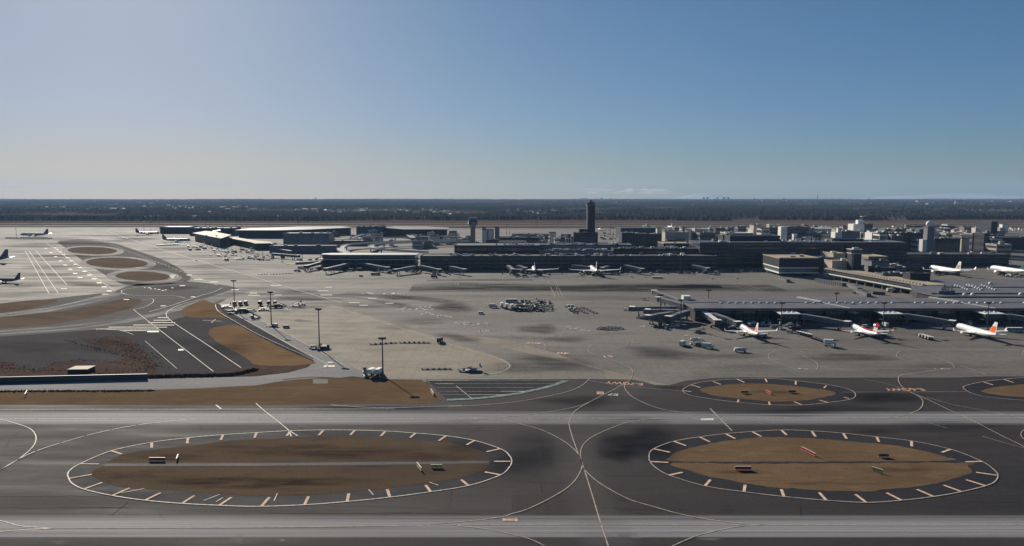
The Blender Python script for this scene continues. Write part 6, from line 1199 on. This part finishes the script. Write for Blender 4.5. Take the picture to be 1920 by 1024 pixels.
# guard rail with white posts along the service road
rail = GP([(404, 573), (410, 586), (445, 607), (480, 627), (520, 646), (560, 664), (587, 677)], False, True, 8); x, y = rail[0]
e = empty('guard_rail', (x, y, 0), 0, 'low guard rail with pale posts between the golden verge and service road', 'guard rail'); m = MB()
for i in range(len(rail) - 1): m.beam((rail[i][0] - x, rail[i][1] - y, .55), (rail[i + 1][0] - x, rail[i + 1][1] - y, .55), .12, .3)
m.build('rail', 'steel', e); acc = 0
for i in range(len(rail) - 1):
    a = Vector(rail[i]); b = Vector(rail[i + 1]); L = (b - a).length
    while acc < L: p = a.lerp(b, acc / L); MB().box(p.x - x - .35, p.x - x + .35, p.y - y - .3, p.y - y + .3, 0, .75).build('post', 'wall_pale', e); acc += 2.9
    acc -= L
M['reed'] = solid('reeds', (.11, .08, .058), .9, 0, .4, .5, 0)
M['brushy'] = solid('brushy', (.085, .058, .042), .9, 0, .4, .5, .05)
# dry reeds and brush
def brush(label, name, pts, n, h, wd, mat):
    P = GP(pts, False, True, 6); vs = MB(); seg = [(Vector(P[i]), Vector(P[i + 1])) for i in range(len(P) - 1)]; Ls = [(b - a).length for a, b in seg]
    for _ in range(n):
        i = random.choices(range(len(seg)), Ls)[0]; a, b = seg[i]; p = a.lerp(b, random.random()); px = p.x + random.gauss(0, wd); py = p.y + random.gauss(0, wd); hh = h * random.uniform(.4, 1.15); an = random.uniform(0, 6.28); r = random.uniform(.15, .45); dx, dy = r * math.cos(an), r * math.sin(an); lx, ly = random.gauss(0, .25), random.gauss(0, .25)
        vs.add([(px - dx, py - dy, 0), (px + dx, py + dy, 0), (px + lx + dx * .5, py + ly + dy * .5, hh), (px + lx - dx * .7, py + ly - dy * .7, hh * .9)], [(0, 1, 2, 3)])
    o = vs.build(name, mat); return tag(o, label, 'vegetation', kind='stuff')
brush('dark band of dry reeds right of the retaining wall', 'reeds', [(278, 708), (340, 706.5), (400, 705), (440, 703), (480, 694)], 1100, 1.4, .8, 'reed'); brush('thin brown weeds along the lower edge of the pale service road', 'weeds', [(-40, 735), (80, 734), (200, 734), (290, 733)], 900, .6, .7, 'brushy')
brush('dark weeds around the brown scrub patches', 'weeds', [(120, 638), (170, 652), (250, 671), (285, 690), (200, 677), (120, 678), (80, 692)], 450, .35, 1.6, 'brushy'); brush('low brush over the brown scrub', 'brush', [(180, 640), (230, 645), (262, 668), (280, 692), (200, 697), (40, 694), (-10, 684)], 1500, .35, 4, 'brushy')
# trees near the terminal road
def tree(u, v, h, label, grp):
    x, y = G(u, v); e = empty('tree', (x, y, 0), 0, label, 'tree', grp); MB().tube((0, 0, 0), (0, 0, h * .4), .35, .22).tube((0, 0, h * .35), (h * .15, .3, h * .6), .2, .1).tube((0, 0, h * .35), (-h * .14, -.3, h * .62), .2, .1).build('trunk', 'bark', e)
    m = MB(); r = random
    cl = [(r.gauss(0, h * .2), r.gauss(0, h * .2), h * r.uniform(.4, .85), h * r.uniform(.12, .2)) for _ in range(9)]
    for _ in range(420):
        cx, cy, cz, cr = r.choice(cl); a = Vector((r.gauss(0, 1), r.gauss(0, 1), r.gauss(0, 1))).normalized() * cr * r.uniform(.5, 1.1); n = Vector((r.gauss(0, 1), r.gauss(0, 1), r.gauss(0, 1))).normalized(); t = n.orthogonal().normalized() * .5; b = n.cross(t); c = Vector((cx, cy, cz)) + a
        m.add([tuple(c - t - b), tuple(c + t - b), tuple(c + t + b), tuple(c - t + b)], [(0, 1, 2, 3)])
    m.build('crown', 'leaf', e)
for u, v, h in ((1012, 456, 15), (1018, 456, 17), (1024, 457, 15), (1030, 457, 14), (1036, 458, 12), (1043, 457, 10), (1000, 456, 11), (868, 455, 9), (875, 455.5, 10), (862, 454, 8), (850, 455, 7), (895, 459, 6), (1086, 461, 6)): tree(u, v, h, 'dark bushy tree beside the terminal road left of the tallest tower', 'dark trees beside the terminal road')
# low broken cloud on the horizon, outside the haze
random.seed(77)
cm, cn, cpn = newmat('cloud'); cn.nodes.remove(cpn)
tr = cn.nodes.new('ShaderNodeBsdfTransparent'); tl = cn.nodes.new('ShaderNodeBsdfTranslucent'); tl.inputs[0].default_value = (.95, .95, .95, 1); df = cn.nodes.new('ShaderNodeBsdfDiffuse'); df.inputs[0].default_value = (.9, .9, .9, 1)
m1 = cn.nodes.new('ShaderNodeMixShader'); m1.inputs[0].default_value = .3; cn.links.new(tl.outputs[0], m1.inputs[1]); cn.links.new(df.outputs[0], m1.inputs[2])
m2 = cn.nodes.new('ShaderNodeMixShader'); m2.inputs[0].default_value = .085; cn.links.new(tr.outputs[0], m2.inputs[1]); cn.links.new(m1.outputs[0], m2.inputs[2]); cn.links.new(m2.outputs[0], cn.nodes['Material Output'].inputs[0])
for i, (u0, u1, vc, hh, nn) in enumerate(((1100, 1255, 358, 4, 46), (0, 38, 351, .8, 8), (95, 130, 341, .8, 6))):
    D = 26000; mb = MB()
    for _ in range(nn):
        u = random.uniform(u0, u1); z = ZT(vc + random.uniform(-hh, hh), D); x = XA(u, D, z); rx = random.uniform(60, 210) * (1.3 if i == 0 else .7); rz = random.uniform(14, 38) * (1 if i == 0 else .35)
        yy = D + random.uniform(-300, 300); mb.loft([[(x + rx * math.cos(b) * math.cos(2 * math.pi * k / 10), yy + rx * .6 * math.cos(b) * math.sin(2 * math.pi * k / 10), z + rz * math.sin(b)) for k in range(10)] for b in (-1.2, -.6, 0, .6, 1.2)])
    mb.build('cloud', cm, None, True)['kind'] = 'structure'
